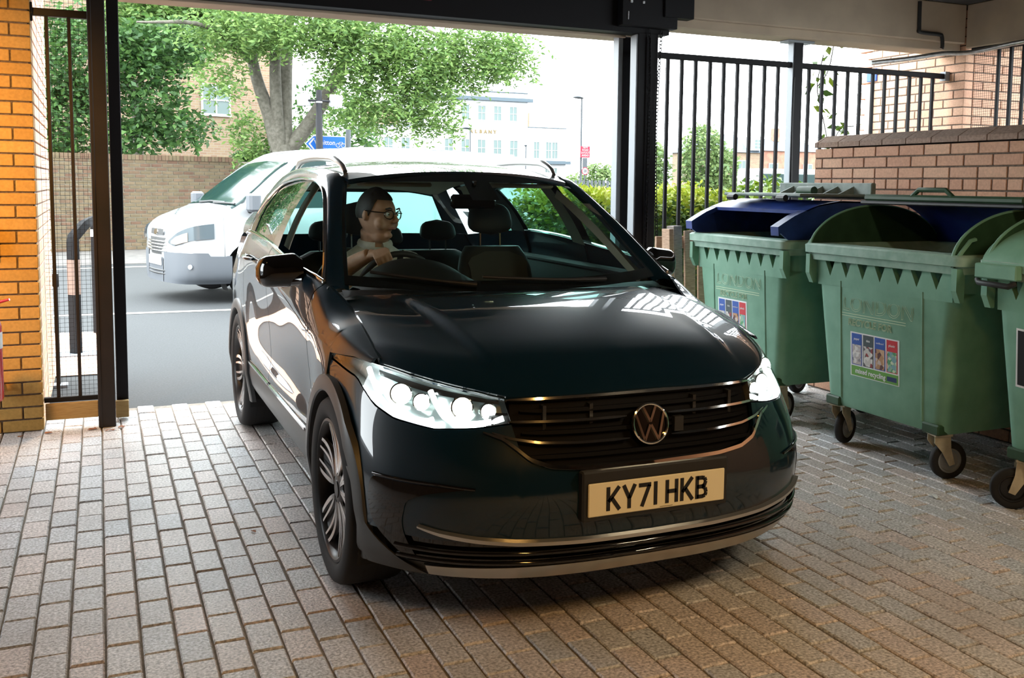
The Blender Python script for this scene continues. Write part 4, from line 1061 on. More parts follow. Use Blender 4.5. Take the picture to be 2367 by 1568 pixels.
M['st_white'] = mat('sticker_white', (0.82, 0.84, 0.86), 0.4)
M['st_blue'] = mat('sticker_blue', (0.03, 0.10, 0.42), 0.4); M['st_grey'] = mat('sticker_grey', (0.06, 0.085, 0.095), 0.4)
M['st_red'] = mat('sticker_red', (0.60, 0.035, 0.05), 0.4); M['st_green'] = mat('sticker_green', (0.13, 0.36, 0.06), 0.4)
M['st_navy'] = mat('sticker_navy', (0.01, 0.03, 0.12), 0.4); M['st_black'] = mat('sticker_black', (0.012, 0.012, 0.014), 0.4)
def photo_mat(name, cols, scale=45):
    m = mat(name, cols[0], 0.45); N = m.node_tree.nodes; L = m.node_tree.links
    g = N.new('ShaderNodeNewGeometry'); v = N.new('ShaderNodeTexVoronoi'); v.inputs['Scale'].default_value = scale; L.new(g.outputs['Position'], v.inputs['Vector'])
    r = N.new('ShaderNodeValToRGB'); r.color_ramp.interpolation = 'CONSTANT'; e = r.color_ramp.elements
    e[0].color = (*cols[0], 1); e[1].color = (*cols[1], 1); e[1].position = .34
    for k, c in enumerate(cols[2:]): x = e.new(.52 + .16 * k); x.color = (*c, 1)
    sp = N.new('ShaderNodeSeparateColor'); L.new(v.outputs['Color'], sp.inputs[0]); L.new(sp.outputs[0], r.inputs[0]); L.new(r.outputs[0], N['Principled BSDF'].inputs['Base Color']); return m
M['ph1'] = photo_mat('printed_paper_picture', [(.55, .55, .56), (.75, .74, .73), (.25, .25, .28), (.5, .45, .45)], 60)
M['ph2'] = photo_mat('printed_tins_picture', [(.6, .58, .55), (.30, .05, .05), (.75, .73, .7), (.12, .1, .12)], 50)
M['ph3'] = photo_mat('printed_card_picture', [(.48, .27, .14), (.62, .42, .27), (.12, .05, .05), (.6, .5, .45)], 40)
M['ph4'] = photo_mat('printed_bottles_picture', [(.30, .50, .35), (.10, .35, .16), (.60, .68, .5), (.2, .4, .45)], 55)

def rrect(hx0, hx1, hy, r, n=5):
    """rounded rectangle, x from hx0 to hx1, y +-hy"""
    pts = []
    for (cx, cy, a0) in ((hx1 - r, hy - r, 0), (hx0 + r, hy - r, PI / 2), (hx0 + r, -hy + r, PI), (hx1 - r, -hy + r, 3 * PI / 2)):
        for k in range(n + 1):
            a = a0 + PI / 2 * k / n; pts.append((cx + r * math.cos(a), cy + r * math.sin(a)))
    return pts
def castor(parent, x, y, turn, n='castor'):
    c = empty(n, (x, y, 0), turn); c.parent = parent
    MB().cbox((-.05, -.05, .235), (.05, .05, .25), .003).build('mount_plate', M['zinc'], c)
    f = MB()
    for s in (-1, 1):
        q = [(-.045, .235), (.045, .235), (.050, .17), (.075, .085), (.045, .075), (.0, .15), (-.045, .20)]
        f.prism([(a, b) for a, b in q], .004, Matrix.Translation((0, s * .034 + .002, 0)) @ Matrix.Rotation(PI / 2, 4, 'X'))
    f.build('fork', M['zinc'], c)
    Wm = Matrix.Translation((.055, 0, .100)) @ Matrix.Rotation(PI / 2, 4, 'X')
    MB().lathe([(.066, .021), (.085, .024), (.096, .018), (.100, .008), (.100, -.008), (.096, -.018), (.085, -.024), (.066, -.021)], 32, Wm).build('tyre', M['rubber'], c, smooth=40)
    h = MB().lathe([(.067, .018), (.058, .020), (.052, .008), (.022, .010), (.018, .024), (.0005, .024)], 28, Wm); h.lathe([(.067, -.018), (.058, -.020), (.052, -.008), (.022, -.010), (.018, -.024), (.0005, -.024)], 28, Wm)
    h.build('wheel_hub', M['alloy_dark'] if turn > 1 else M['grey_paint'], c, smooth=40)
    return c
def make_bin(yc, label, hw=.60, turns=(0, 0), castor_rows=True):
    b = empty('wheeled_bin', (3.82, yc, 0)); tag(b, label, 'bin', 'green four-wheeled bins along the low wall')
    k = hw / .60
    # shell: outer and inner walls
    lev = [(.25, .095, .86, .445), (.27, .085, .875, .455), (.45, .075, .90, .475), (.80, .055, .95, .515), (.955, .047, .97, .532), (.985, .15, .975, .535), (1.12, .15, .985, .545)]
    rows = [[Vector((x, y * k, z)) for x, y in rrect(a, c, h, .07)] for z, a, c, h in lev]
    rows += [[Vector((x, y * k, z)) for x, y in rrect(.165, .95, .525, .06)] for z in (1.12,)] + [[Vector((x, y * k, .30)) for x, y in rrect(.12, .84, .43, .06)]]
    m = MB(); m.grid(rows, closev=True); n = len(rows[0]); t = len(m.v); m.f.append(tuple(range(n))); m.f.append(tuple(range(t - n, t))[::-1])
    body = m.build('body', M['bin_green'], b, smooth=35)
    # toothed face plate under the rim
    zz = [(-.50 * k, .96), (-.50 * k, 1.125)]; q = []
    nt = 7; y0, y1 = -.475 * k, .475 * k; step = (y1 - y0) / nt
    top = [(-.515 * k, 1.125), (y0 + .004, 1.125)]
    for i in range(nt):
        a = y0 + i * step; top += [(a + .010, 1.125), (a + step * .5, 1.000), (a + step - .010, 1.125)]
    top += [(.515 * k, 1.125), (.515 * k, .96)]
    poly = [(-.515 * k, .99)] + top
    # build as strips so that the outline stays valid
    fp = MB(); fx = .046
    base = [(p[0], .99) for p in poly]
    vs = [(fx - (p[1] - .95) * .055, p[0], p[1]) for p in top] + [(fx, p[0], .945) for p in top]
    nn = len(top); fp.add(vs, [(i, i + 1, nn + i + 1, nn + i) for i in range(nn - 1)])
    vs2 = [(v[0] + .03, v[1], v[2]) for v in vs[:nn]]
    fp.add(vs[:nn] + vs2, [(i + 1, i, nn + i, nn + i + 1) for i in range(nn - 1)])
    fp.build('tooth_plate', M['bin_green'], b)
    # rim: stepped lip round the top
    rim = MB(); prof = [(.11, 1.088), (-.026, 1.090), (-.030, 1.128), (-.050, 1.132), (-.052, 1.176), (-.040, 1.186), (.06, 1.188), (.12, 1.13)]
    R_ = [[Vector((x, y, z)) for x, y in rrect(.04 + d, .99 - d, (.555 - d) * k, .05)] for d, z in prof]
    rim.grid(R_, closev=True); rim.build('rim', M['bin_rim'], b, smooth=30)
    # pressed lines of the front panel
    for y in (-.315 * k, .315 * k):
        MB().add([(.046, y - .009, .98), (.040, y, .98), (.046, y + .009, .98), (.083, y - .009, .30), (.077, y, .30), (.083, y + .009, .30)], [(0, 1, 4, 3), (1, 2, 5, 4)]).build('front_rib', M['bin_green'], b)
    # side lifting brackets
    for s in (-1, 1):
        q = [(.0, 1.12), (.0, 1.01), (.03, .95), (.055, .95), (.055, 1.12)]
        MB().prism(q, .035 , Matrix.Translation((.0, s * .56 * k + (.0175), 0)) @ Matrix.Rotation(PI / 2, 4, 'X')).build('front_bracket', M['bin_green'], b)
        MB().cbox((.30, min(s * .555 * k, s * .63 * k), .985), (.70, max(s * .555 * k, s * .63 * k), 1.10), .01).build('trunnion_block', M['bin_dark'], b)
        MB().tube([(.5, s * .60 * k, .72), (.5, s * .50 * k, .72)], .055, 16).build('drain_boss', M['bin_dark'], b, smooth=40)
    for x in (.14, .80):
        for s in (-1, 1):
            castor(b, x, s * .38 * k, (turns[0] if s > 0 else turns[1]) if x < .5 else .3)
            MB().cbox((x - .07, s * .38 * k - .06, .245), (x + .07, s * .38 * k + .06, .30), .008).build('castor_socket', M['bin_dark'], b)
    return b, k
def cheeks(b, k, material, a0=8, a1=172, R=.50, cz=1.145, cx=.50, sides=(-1, 1), rz=.52):
    for s in sides:
        pts = [(cx - R * math.cos(math.radians(a)), cz + R * rz * math.sin(math.radians(a))) for a in frange(0, 180, 33)]
        MB().prism([(cx + R, cz - .02)] + [(cx - R, cz - .02)] + pts[1:-1], .018, Matrix.Translation((0, s * .545 * k + .009, 0)) @ Matrix.Rotation(PI / 2, 4, 'X')).build('side_cheek', material, b)
        MB().tube([(x, s * .545 * k, z) for x, z in pts], .010, 6).build('cheek_edge', M['bin_green'], b, smooth=60)
        MB().tube([(.0, s * .57 * k, 1.16), (.03, s * .57 * k, 1.20), (.09, s * .565 * k, 1.255), (.13, s * .56 * k, 1.262)], .012, 6).build('rim_hook', M['bin_green'], b, smooth=60)
def dome(b, k, name, a0, a1, R, material, inner, cz=1.15, cx=.50, rz=.75, th=.02, hw=.57):
    def row(a, r): return [Vector((cx - r * math.cos(a), y * hw * k, cz + r * rz * math.sin(a))) for y in frange(-1, 1, 9)]
    A = [math.radians(a) for a in frange(a0, a1, 24)]
    o = MB().grid([row(a, R) for a in A], flip=True); o.grid([[x, y] for x, y in zip(row(A[0], R), row(A[0], R - th))]); o.grid([[x, y] for x, y in zip(row(A[-1], R), row(A[-1], R - th))], flip=True)
    outer = o.build(name, material, b, smooth=50); MB().grid([row(a, R - th) for a in A]).build('lid_lining', inner, outer, smooth=50)
    return outer
def sticker(b, x, y0, y1, z0, z1, lean=.058):
    """mixed recycling sticker on the front face (y0 is image left)"""
    def at(u, v, d): z = z0 + (z1 - z0) * v; return (x - .002 - d - lean * (z - .5) , y0 + (y1 - y0) * u, z)
    def rect(nm, m_, u0, u1, v0, v1, d, par): return MB().add([at(u0, v0, d), at(u1, v0, d), at(u1, v1, d), at(u0, v1, d)], [(0, 1, 2, 3)]).build(nm, m_, par)
    st = rect('recycling_sticker', M['st_white'], 0, 1, 0, 1, .0, b); st['label'] = 'white mixed recycling sticker'
    rect('sticker_green_band', M['st_green'], .02, .98, .015, .235, .0008, st)
    heads = ('st_blue', 'st_grey', 'st_blue', 'st_red'); phs = ('ph1', 'ph2', 'ph3', 'ph4'); words = ('paper', 'tins', 'cardboard', 'plastic')
    for i in range(4):
        u0, u1 = .03 + .24 * i, .03 + .24 * i + .215
        rect('sticker_picture_frame', M[heads[i]], u0, u1, .26, .97, .0008, st); rect('sticker_picture', M[phs[i]], u0 + .015, u1 - .015, .275, .72, .0014, st)
        tm = text_mesh(words[i], .020 if i != 2 else .014, .0003, 'sticker_word', M['st_white'])
        p = at((u0 + u1) / 2, .85, .002); inst(tm, 'sticker_word', st, p, (PI / 2, 0, -PI / 2))
    tm = text_mesh('mixed recycling', .040, .0003, 'sticker_title', M['st_white'], bold=.0006); inst(tm, 'sticker_title', st, at(.42, .125, .002), (PI / 2, 0, -PI / 2), (.95, 1, 1))
    rect('sticker_badge', M['st_navy'], .76, .95, .07, .17, .0016, st)
    return st
def outline_text(txt, size, name, material, r=.0011):
    cu = bpy.data.curves.new('t', 'FONT'); cu.body = txt; cu.size = size; cu.align_x = 'CENTER'; cu.align_y = 'CENTER'; cu.fill_mode = 'NONE'; cu.bevel_depth = r; cu.bevel_resolution = 0; cu.resolution_u = 3
    ob = bpy.data.objects.new('t', cu); COL.objects.link(ob); me = bpy.data.meshes.new_from_object(ob); me.name = name; bpy.data.objects.remove(ob); me.materials.clear(); me.materials.append(material); return me
def emboss(b, zc, yc, txts):
    for (tx, size, z, y, sx) in txts:
        inst(outline_text(tx, size, 'embossed_letters', M['emboss']), 'embossed_letters', b, (.062 - .058 * (z - .7) - .004, y, z), (PI / 2 - .057, 0, -PI / 2), (sx, 1, 1))
    for z in (zc, zc - .014):
        MB().box((.064 - .058 * (z - .7) - .004, yc, z), (.002, .50, .0028)).build('embossed_line', M['emboss'], b)
# bin nearest the gate: blue lid, grey flap folded back on top
b1, k1 = make_bin(5.56, 'green bin nearest the gate, blue lid with a grey flap folded back on top', .555, (.4, .3))
LP1 = [(1.03, 1.16), (.985, 1.29), (.88, 1.375), (.68, 1.425), (.42, 1.428), (.26, 1.402), (.16, 1.368)]; LY = .575 * k1
rows = [[Vector((x, y * LY, z)) for y in frange(-1, 1, 9)] for x, z in LP1]; rin = [[Vector((x + .004, y * LY * .985, z - .022)) for y in frange(-1, 1, 9)] for x, z in LP1]
d1 = MB().grid(rows); d1.grid(rin, flip=True); d1.grid([rows[-1], rin[-1]]); d1 = d1.build('lid', M['bin_blue'], b1, smooth=40)
for s in (-1, 1):
    A0, A1 = [(.17, 1.370), (.08, 1.335), (.0, 1.292), (-.042, 1.268)], (.49 * k1, LY)
    top = [[Vector((x, s * yy, z)) for yy in A1] for x, z in A0]; bot = [[Vector((x + .006, s * yy, z - (.028 if x > -.03 else .055))) for yy in A1] for x, z in A0]
    m = MB(); m.grid([[t_[0], t_[1], q_[1], q_[0]] for t_, q_ in zip(top, bot)], closev=True, flip=(s < 0)); n_ = len(m.v); m.f.append((n_ - 4, n_ - 3, n_ - 2, n_ - 1)); m.build('lid_arm', M['bin_blue'], b1)
    MB().prism([(1.03, 1.14), (.12, 1.14), (.02, 1.20), (-.03, 1.235), (.0, 1.285)] + [(x, z - .01) for x, z in LP1[::-1]], .014, Matrix.Translation((0, s * (LY - .008) + .007, 0)) @ Matrix.Rotation(PI / 2, 4, 'X')).build('lid_side', M['bin_blue'], b1)
fl_ = MB(); fl_.cbox((.20, -.46 * k1, 1.452), (.74, .46 * k1, 1.472), .006); flap = fl_.build('lid_flap', M['bin_grey'], b1)
MB().cbox((.72, -.52 * k1, 1.44), (.76, .52 * k1, 1.545), .006).build('flap_upstand', M['bin_grey'], b1)
for y in (-.34, -.17, 0.0, .17, .34): MB().add([(.60, y * k1, 1.472), (.72, y * k1, 1.472), (.72, y * k1, 1.522), (.60, y * k1 + .012, 1.472), (.72, y * k1 + .012, 1.472), (.72, y * k1 + .012, 1.522)], [(0, 1, 2), (5, 4, 3), (0, 2, 5, 3), (2, 1, 4, 5), (1, 0, 3, 4)]).build('flap_rib', M['bin_grey'], b1)
MB().tube([(.60, .10, 1.490), (.60, -.06, 1.490)], .03, 12).build('flap_lock', M['bin_dark'], b1, smooth=40)
for y in (-.30, .30): MB().tube([(.17, y * k1 - .04, 1.442), (.17, y * k1 + .04, 1.442)], .022, 8).build('flap_hinge', M['black_plastic'], b1, smooth=40)
sticker(b1, .073, .245, -.09, .43, .755); emboss(b1, .825, .02, [('LONDON', .115, .885, .0, 1.0), ('RECYCLE FOR', .05, .785, .06, 1.0)])
# middle bin: roll lid pushed back, blue inside
b2, k2 = make_bin(4.228, 'green bin in the middle, lid rolled open showing a blue lining, mixed recycling sticker', .60, (.35, -.25))
cheeks(b2, k2, M['bin_dark']); d2 = dome(b2, k2, 'lid', 88, 178, .515, M['bin_dark'], M['bin_blue'], rz=.60)
lp = MB(); lp.cbox((.42, -.585 * k2, 1.435), (.52, .585 * k2, 1.475), .012); lp.build('lid_lip', M['bin_dark'], b2)
MB().cbox((.41, -.60 * k2, 1.415), (.48, .60 * k2, 1.438), .006).build('lid_lip_trim', M['black_plastic'], b2)
MB().tube([(.44, .20, 1.468), (.44, .15, 1.505), (.44, -.05, 1.505), (.44, -.10, 1.468)], .014, 8).build('lid_handle', M['bin_dark'], b2, smooth=40)
sticker(b2, .073, .235, -.150, .448, .700); emboss(b2, .80, .055, [('LONDON', .125, .855, .02, 1.0), ('RECYCLE FOR', .055, .752, .08, 1.0)])
# right bin: lid partly down, black grab bar
b3, k3 = make_bin(2.935, 'green bin cut off at the right edge, black grab bar and dark label', .585, (2.4, .2))
cheeks(b3, k3, M['bin_dark']); d3 = dome(b3, k3, 'lid', 4, 60, .515, M['bin_green'], M['bin_green'], rz=.40); dome(b3, k3, 'lid_rear', 70, 178, .515, M['bin_dark'], M['bin_blue'])
MB().tube([(-.03, .56, 1.085), (-.055, .53, 1.075), (-.055, .36, 1.07), (-.03, .34, 1.085)], .014, 8).build('grab_bar', M['black_plastic'], b3, smooth=50)
MB().cbox((-.045, .33, 1.095), (.0, .57, 1.165), .006).build('grab_bracket', M['bin_green'], b3)
MB().add([(.045, .375, .60), (.045, .10, .585), (.030, .10, .86), (.030, .375, .875)], [(0, 1, 2, 3)]).build('dark_label_border', M['st_white'], b3)
MB().add([(.0435, .365, .61), (.0435, .11, .595), (.0285, .11, .85), (.0285, .365, .865)], [(0, 1, 2, 3)]).build('dark_label', M['st_black'], b3)

# ================================================================= WHITE VAN ON THE ROAD  (local: x forward from front axle, y left, z up)
M['van_white'] = mat('white_van_paint', (0.2640, 0.2760, 0.2880), 0.25, 0, 0.5, 0.8)
M['van_grey'] = mat('grey_bumper_plastic', (0.0680, 0.0760, 0.0880), 0.5)
M['van_glass'] = mat('van_glass_dark', (0.008, 0.022, 0.021), 0.08, 0, 0.12)
M['van_lamp'] = mat('van_lamp_clear', (0.42, 0.34, 0.27), 0.15, 0.3, 0.6, 1.0)
M['van_lampd'] = mat('van_lamp_dark', (0.10, 0.125, 0.14), 0.15, 0.3, 0.6, 1.0)
van = empty('van', (1.60, 13.95, 0), math.radians(192.7))
tag(van, 'white panel van with grey bumpers passing on the road behind the teal car', 'van')
vzt = spl([-4.0, -2.5, -1.2, -.72, -.50, .33, .62, .82, .90, .945, .965], [1.93, 1.96, 1.94, 1.86, 1.755, 1.185, 1.085, .985, .90, .78, .66])
vw = spl([-4.0, -1.0, 0, .4, .62, .78, .86, .92, .95, .965], [.985, .99, .99, .975, .93, .86, .77, .62, .45, .30])
vwt = spl([-4.0, -1.5, -.9, -.55, .33, .62, .82, .90, .95, .965], [.80, .80, .76, .71, .79, .74, .66, .56, .36, .22])
def vsec(x):
    w, wt, zt_ = vw(x), vwt(x), vzt(x); zb = min(1.14, zt_ - .07)
    return spl([0, 1, 2, 3, 4, 5, 6], [(w * .92, .24), (w * 1.0, .36), (w * 1.0, min(.70, zt_ - .12)), (w * .975, zb), (wt + .03 if zt_ > 1.3 else (w * .5 + wt * .5), zt_ - .045), (wt - .06, zt_ - .004), (0, zt_ + .025)])
_vs = {}
def V0(x, s):
    k = round(x, 4)
    if k not in _vs: _vs[k] = vsec(x)
    q = _vs[k](abs(s)); return Vector((x, q[0] if s >= 0 else -q[0], q[1]))
def V(x, s, off=0.0, sg=1):
    p = V0(x, s); e = .02
    n = (V0(min(x + e, .965), s) - V0(x - e, s)).cross(V0(x, min(s + e, 6)) - V0(x, max(s - e, 0)))
    n = n.normalized() if n.length > 1e-9 else Vector((1, 0, 0))
    if n.dot(Vector((p.x + 1, p.y, p.z - .9))) < 0: n = -n
    p = p + n * off; return Vector((p.x, p.y * sg, p.z))
xs = [-4.0, -3.4, -2.6, -1.9, -1.4, -1.1, -.9, -.75, -.62, -.5, -.38, -.25, -.1, .05, .2, .33, .42, .52, .62, .70, .77, .82, .86, .89, .915, .935, .95, .96, .965]
def arch_cut(x):
    for c in (0.0, -2.93):
        if abs(x - c) < .43: return .36 + math.sqrt(.43 ** 2 - (x - c) ** 2)
    return 0
vb = MB()
for sg in (1, -1):
    rows = []
    for x in sorted(xs + frange(-.43, .43, 15) + frange(-3.36, -2.5, 15)):
        s0 = 0.0; za = arch_cut(x)
        if za:
            while V0(x, s0).z < za and s0 < 3: s0 += .02
        rows.append([V(x, s0 + (6 - s0) * j / 40, 0, sg) for j in range(41)])
    vb.grid(rows, flip=(sg > 0))
    n0 = len(vb.v); last = rows[-1]; vb.add(last + [Vector((.965, 0, .24))], [(j, j + 1, 41) for j in range(40)])
vb.build('van_body', M['van_white'], van, smooth=40, weld=.0005)
def vpatch(name, material, x0, x1, slo, shi, off, nx=14, ns=8, sgs=(1, -1), parent=van):
    out = []
    for sg in sgs:
        rows = []
        for x in frange(x0, x1, nx):
            a, b = slo(x), shi(x); rows.append([V(x, a + (b - a) * j / (ns - 1), off, sg) for j in range(ns)])
        out.append(MB().grid(rows, flip=(sg > 0)).build(name, material, parent, smooth=50))
    return out
c_ = lambda v: (lambda x: v)
# windscreen joins both halves
ws = MB()
for sg in (1, -1): ws.grid([[V(x, 4.15 + (6 - 4.15) * j / 12, .006, sg) for j in range(13)] for x in frange(-.50, .30, 16)], flip=(sg > 0))
ws.build('van_windscreen', M['van_glass'], van, smooth=60, weld=.001)
vpatch('van_side_window', M['van_glass'], -.98, -.02, lambda x: 3.06, lambda x: min(3.06 + max(0.02, (.10 - x) * 1.25), 3.92), .006, 20, 6)
def s_at(x, z):
    s = 0
    while V0(x, s).z < z and s < 5.5: s += .02
    return s
vpatch('van_bumper', M['van_grey'], .34, .962, lambda x: 0, lambda x: s_at(x, .62 if x > .6 else .58), .008, 26, 10)
bb = MB()
for sg in (1, -1): bb.grid([[Vector((.974, sg * .30 * u, .24 + .30 * v)) for v in frange(0, 1, 6)] for u in frange(0, 1, 5)], flip=(sg < 0))
bb.build('van_bumper_front', M['van_grey'], van, weld=.001)
vpatch('van_sill', M['van_grey'], -2.45, -.46, lambda x: 0, lambda x: s_at(x, .52), .006, 8, 5)
_vx = frange(.40, .965, 60); _vy = [vw(x) for x in _vx]
def vfront(y): return float(np.interp(-abs(y), [-v for v in _vy], _vx))
for sg in (1, -1):
    def hq(y0, y1, lo, hi, d, n=16): return [[Vector((vfront(y) + d, sg * (y + d * .2), lo(y) + (hi(y) - lo(y)) * v)) for v in frange(0, 1, 5)] for y in frange(y0, y1, n)]
    lam = MB().grid(hq(.50, .955, lerp([.50, .62, .955], [.735, .705, .80]), lerp([.50, .70, .955], [.765, .87, .985]), .020), flip=(sg < 0)).build('van_headlight', M['van_lampd'], van, smooth=50)
    MB().grid(hq(.58, .84, lerp([.58, .70, .84], [.735, .725, .765]), lerp([.58, .70, .84], [.765, .825, .875]), .030), flip=(sg < 0)).build('van_headlight_lens', M['van_lamp'], lam, smooth=50)
    MB().lathe([(.03, 0), (.03, .012), (.0005, .014)], 14, Matrix.Translation(V(.80, s_at(.80, .45), .014, sg)) @ Vector((.8, .6 * sg, 0)).to_track_quat('Z', 'Y').to_matrix().to_4x4()).build('van_fog_lamp', M['grey_paint'], van, smooth=40)
    m_ = MB(); m_.cbox((.02, min(sg * 1.00, sg * 1.17), 1.13), (.17, max(sg * 1.00, sg * 1.17), 1.36), .03); m_.build('van_mirror', M['van_grey'], van); MB().tube([(.10, sg * .93, 1.12), (.10, sg * 1.03, 1.17)], .03, 8).build('van_mirror_arm', M['black_plastic'], van)
# grille
def fr(y, z, d=.0): return Vector((.972 - .35 * (y / .62) ** 2 * .25 + d - .10 * max(0, z - .70), y, z))
MB().grid([[fr(y, z, .004) for z in (.58, .65, .72, .79)] for y in frange(-.46, .46, 15)]).build('van_grille', M['black_plastic'], van, smooth=50)
for z in (.625, .665, .705, .745): MB().tube([fr(y, z, .014) for y in frange(-.42, .42, 15)], .010, 6).build('van_grille_bar', M['chrome'], van, smooth=60)
MB().grid([[fr(y, z, .012) for z in (.825, .86, .90)] for y in frange(-.26, .26, 7)]).build('van_badge_recess', M['black_plastic'], van, smooth=50)
e_ = MB(); e_.lathe([(.001, .006), (.075, .004), (.080, -.01)], 24, Matrix.Translation(fr(0, .86, .012)) @ Vector((1, 0, .2)).to_track_quat('Z', 'Y').to_matrix().to_4x4() @ Matrix.Diagonal((1, .5, 1, 1)))
e_.build('van_badge', M['chrome'], van, smooth=40)
MB().cbox((.980, -.26, .445), (.990, .26, .555), .002).build('van_plate', M['st_white'], van)
for z in (.34, .38): MB().tube([fr(y, z, .014) for y in frange(-.36, .36, 9)], .012, 6).build('van_bumper_slot', M['black_plastic'], van, smooth=60)
tm = text_mesh('xxxxxx xx', .10, .0006, 'van_bonnet_lettering', M['st_grey']); pz = V(.70, 5.4, .006)
inst(tm, 'van_bonnet_lettering', van, (.72, .0, V0(.72, 6).z + .006), (0, -.42 + .0, PI / 2), (1, .5, 1))
MB().tube([V(.30, 5.7, .02), V(.26, 5.0, .02), V(.24, 4.5, .025)], .012, 6).build('van_wiper', M['black_plastic'], van); MB().tube([V(.30, 5.6, .02, -1), V(.28, 5.9, .02, 1), V(.26, 5.3, .02, 1)], .012, 6).build('van_wiper', M['black_plastic'], van)
def vwheel(x, y):
    w = empty('van_wheel'); w.parent = van; w.location = (x, y, .335); X_ = Matrix.Rotation(PI / 2 if y < 0 else -PI / 2, 4, 'X')
    MB().lathe([(.21, .09), (.24, .105), (.31, .105), (.335, .08), (.335, -.08), (.31, -.10), (.21, -.09)], 40, X_).build('tyre', M['rubber'], w, smooth=40)
    MB().lathe([(.215, .085), (.20, .095), (.17, .06), (.06, .07), (.05, .09), (.0005, .092)], 32, X_).build('wheel_trim', M['alloy'], w, smooth=40)
    MB().lathe([(.40, .02), (.40, -.2), (.01, -.2)], 28, X_, *((-.5, PI + .5) if y < 0 else (PI - .5, 2 * PI + .5))).build('wheel_well', M['under'], w)
for x in (0, -2.93):
    for y in (.86, -.86): vwheel(x, y)
MB().cbox((-3.9, -.8, .22), (.45, .8, .45), .05).build('underbody', M['under'], van)

# ================================================================= OUTDOORS
def leaf_mat(name, cols, rough=0.55, trans=0.35):
    m = bpy.data.materials.new(name); m.use_nodes = True; nt = m.node_tree; N = nt.nodes; L = nt.links; b = N['Principled BSDF']; b.inputs['Roughness'].default_value = rough; b.inputs['Specular IOR Level'].default_value = .35
    g = N.new('ShaderNodeNewGeometry'); r = N.new('ShaderNodeValToRGB'); L.new(g.outputs['Random Per Island'], r.inputs[0]); e = r.color_ramp.elements
    e[0].color = (*cols[0], 1); e[1].color = (*cols[-1], 1)
    for k, c in enumerate(cols[1:-1]): x = e.new((k + 1) / (len(cols) - 1)); x.color = (*c, 1)
    L.new(r.outputs[0], b.inputs['Base Color'])
    t = N.new('ShaderNodeBsdfTranslucent'); L.new(r.outputs[0], t.inputs[0]); mx = N.new('ShaderNodeMixShader'); mx.inputs[0].default_value = trans
    L.new(b.outputs[0], mx.inputs[1]); L.new(t.outputs[0], mx.inputs[2]); L.new(mx.outputs[0], N['Material Output'].inputs[0]); return m
M['leaf_ash'] = leaf_mat('ash_leaves', [(0.0520, 0.1040, 0.0280), (0.0880, 0.1680, 0.0400), (0.1360, 0.2240, 0.0560), (0.1840, 0.2720, 0.0800)], trans=.45)
M['leaf_dark'] = leaf_mat('dark_leaves', [(0.0256, 0.0680, 0.0200), (0.0424, 0.1008, 0.0256), (0.0760, 0.1608, 0.0344)])
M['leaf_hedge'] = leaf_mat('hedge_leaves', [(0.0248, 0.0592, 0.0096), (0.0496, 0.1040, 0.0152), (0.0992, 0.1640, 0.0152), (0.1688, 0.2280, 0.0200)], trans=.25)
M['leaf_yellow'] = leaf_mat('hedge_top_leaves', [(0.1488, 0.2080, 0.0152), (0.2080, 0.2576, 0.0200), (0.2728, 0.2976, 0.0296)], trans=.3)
M['leaf_pale'] = leaf_mat('pale_leaves', [(0.0792, 0.1392, 0.0496), (0.1192, 0.1784, 0.0592), (0.1488, 0.2080, 0.0696)])
M['bark'] = noisy('bark', (0.0648, 0.0584, 0.0448), (0.1120, 0.1040, 0.0840), 14, 0.9, 0.6, bscale=40)
M['stock_brick'] = piece_mat('stock_brick', (0.0920, 0.0704, 0.0400), (0.1080, 0.0784, 0.0464), (0.0864, 0.0464, 0.0296), 6, 0.9, 0.2, 0.2)
M['render_white'] = mat('white_render', (0.4000, 0.4040, 0.4080), 0.7)
M['win_frame'] = mat('window_white', (0.4080, 0.4224, 0.4224), 0.5)
M['win_glass'] = mat('far_window_glass', (0.0800, 0.1120, 0.1080), 0.3, 0, 0.3)
M['cornice'] = mat('cornice_grey_blue', (0.035, 0.055, 0.07), 0.6)
M['red_brick'] = noisy('red_brick_far', (0.2160, 0.0960, 0.0672), (0.2640, 0.1440, 0.0960), 3, 0.9)
M['slate'] = noisy('slate_roof', (0.0768, 0.1056, 0.1344), (0.1152, 0.1440, 0.1728), 3, 0.8)
M['sign_blue'] = mat('sign_blue', (0.0016, 0.0520, 0.2160), 0.5, spec=.2); M['sign_red'] = mat('sign_red', (0.2080, 0.0120, 0.0280), 0.5, spec=.2); M['gold'] = mat('gold_letters', (0.1040, 0.0680, 0.0160), 0.5)
M['out_white'] = mat('sign_white', (0.2080, 0.2080, 0.2080), 0.5, spec=.2); M['out_grey'] = mat('lamp_column_grey', (0.0480, 0.0544, 0.0600), 0.5, spec=.2)
M['house_brick'] = brick_tex('house_brick', (0.1936, 0.1408, 0.0840), (0.1584, 0.0968, 0.0616), (0.1848, 0.1584, 0.1232))
rng = np.random.default_rng(5)
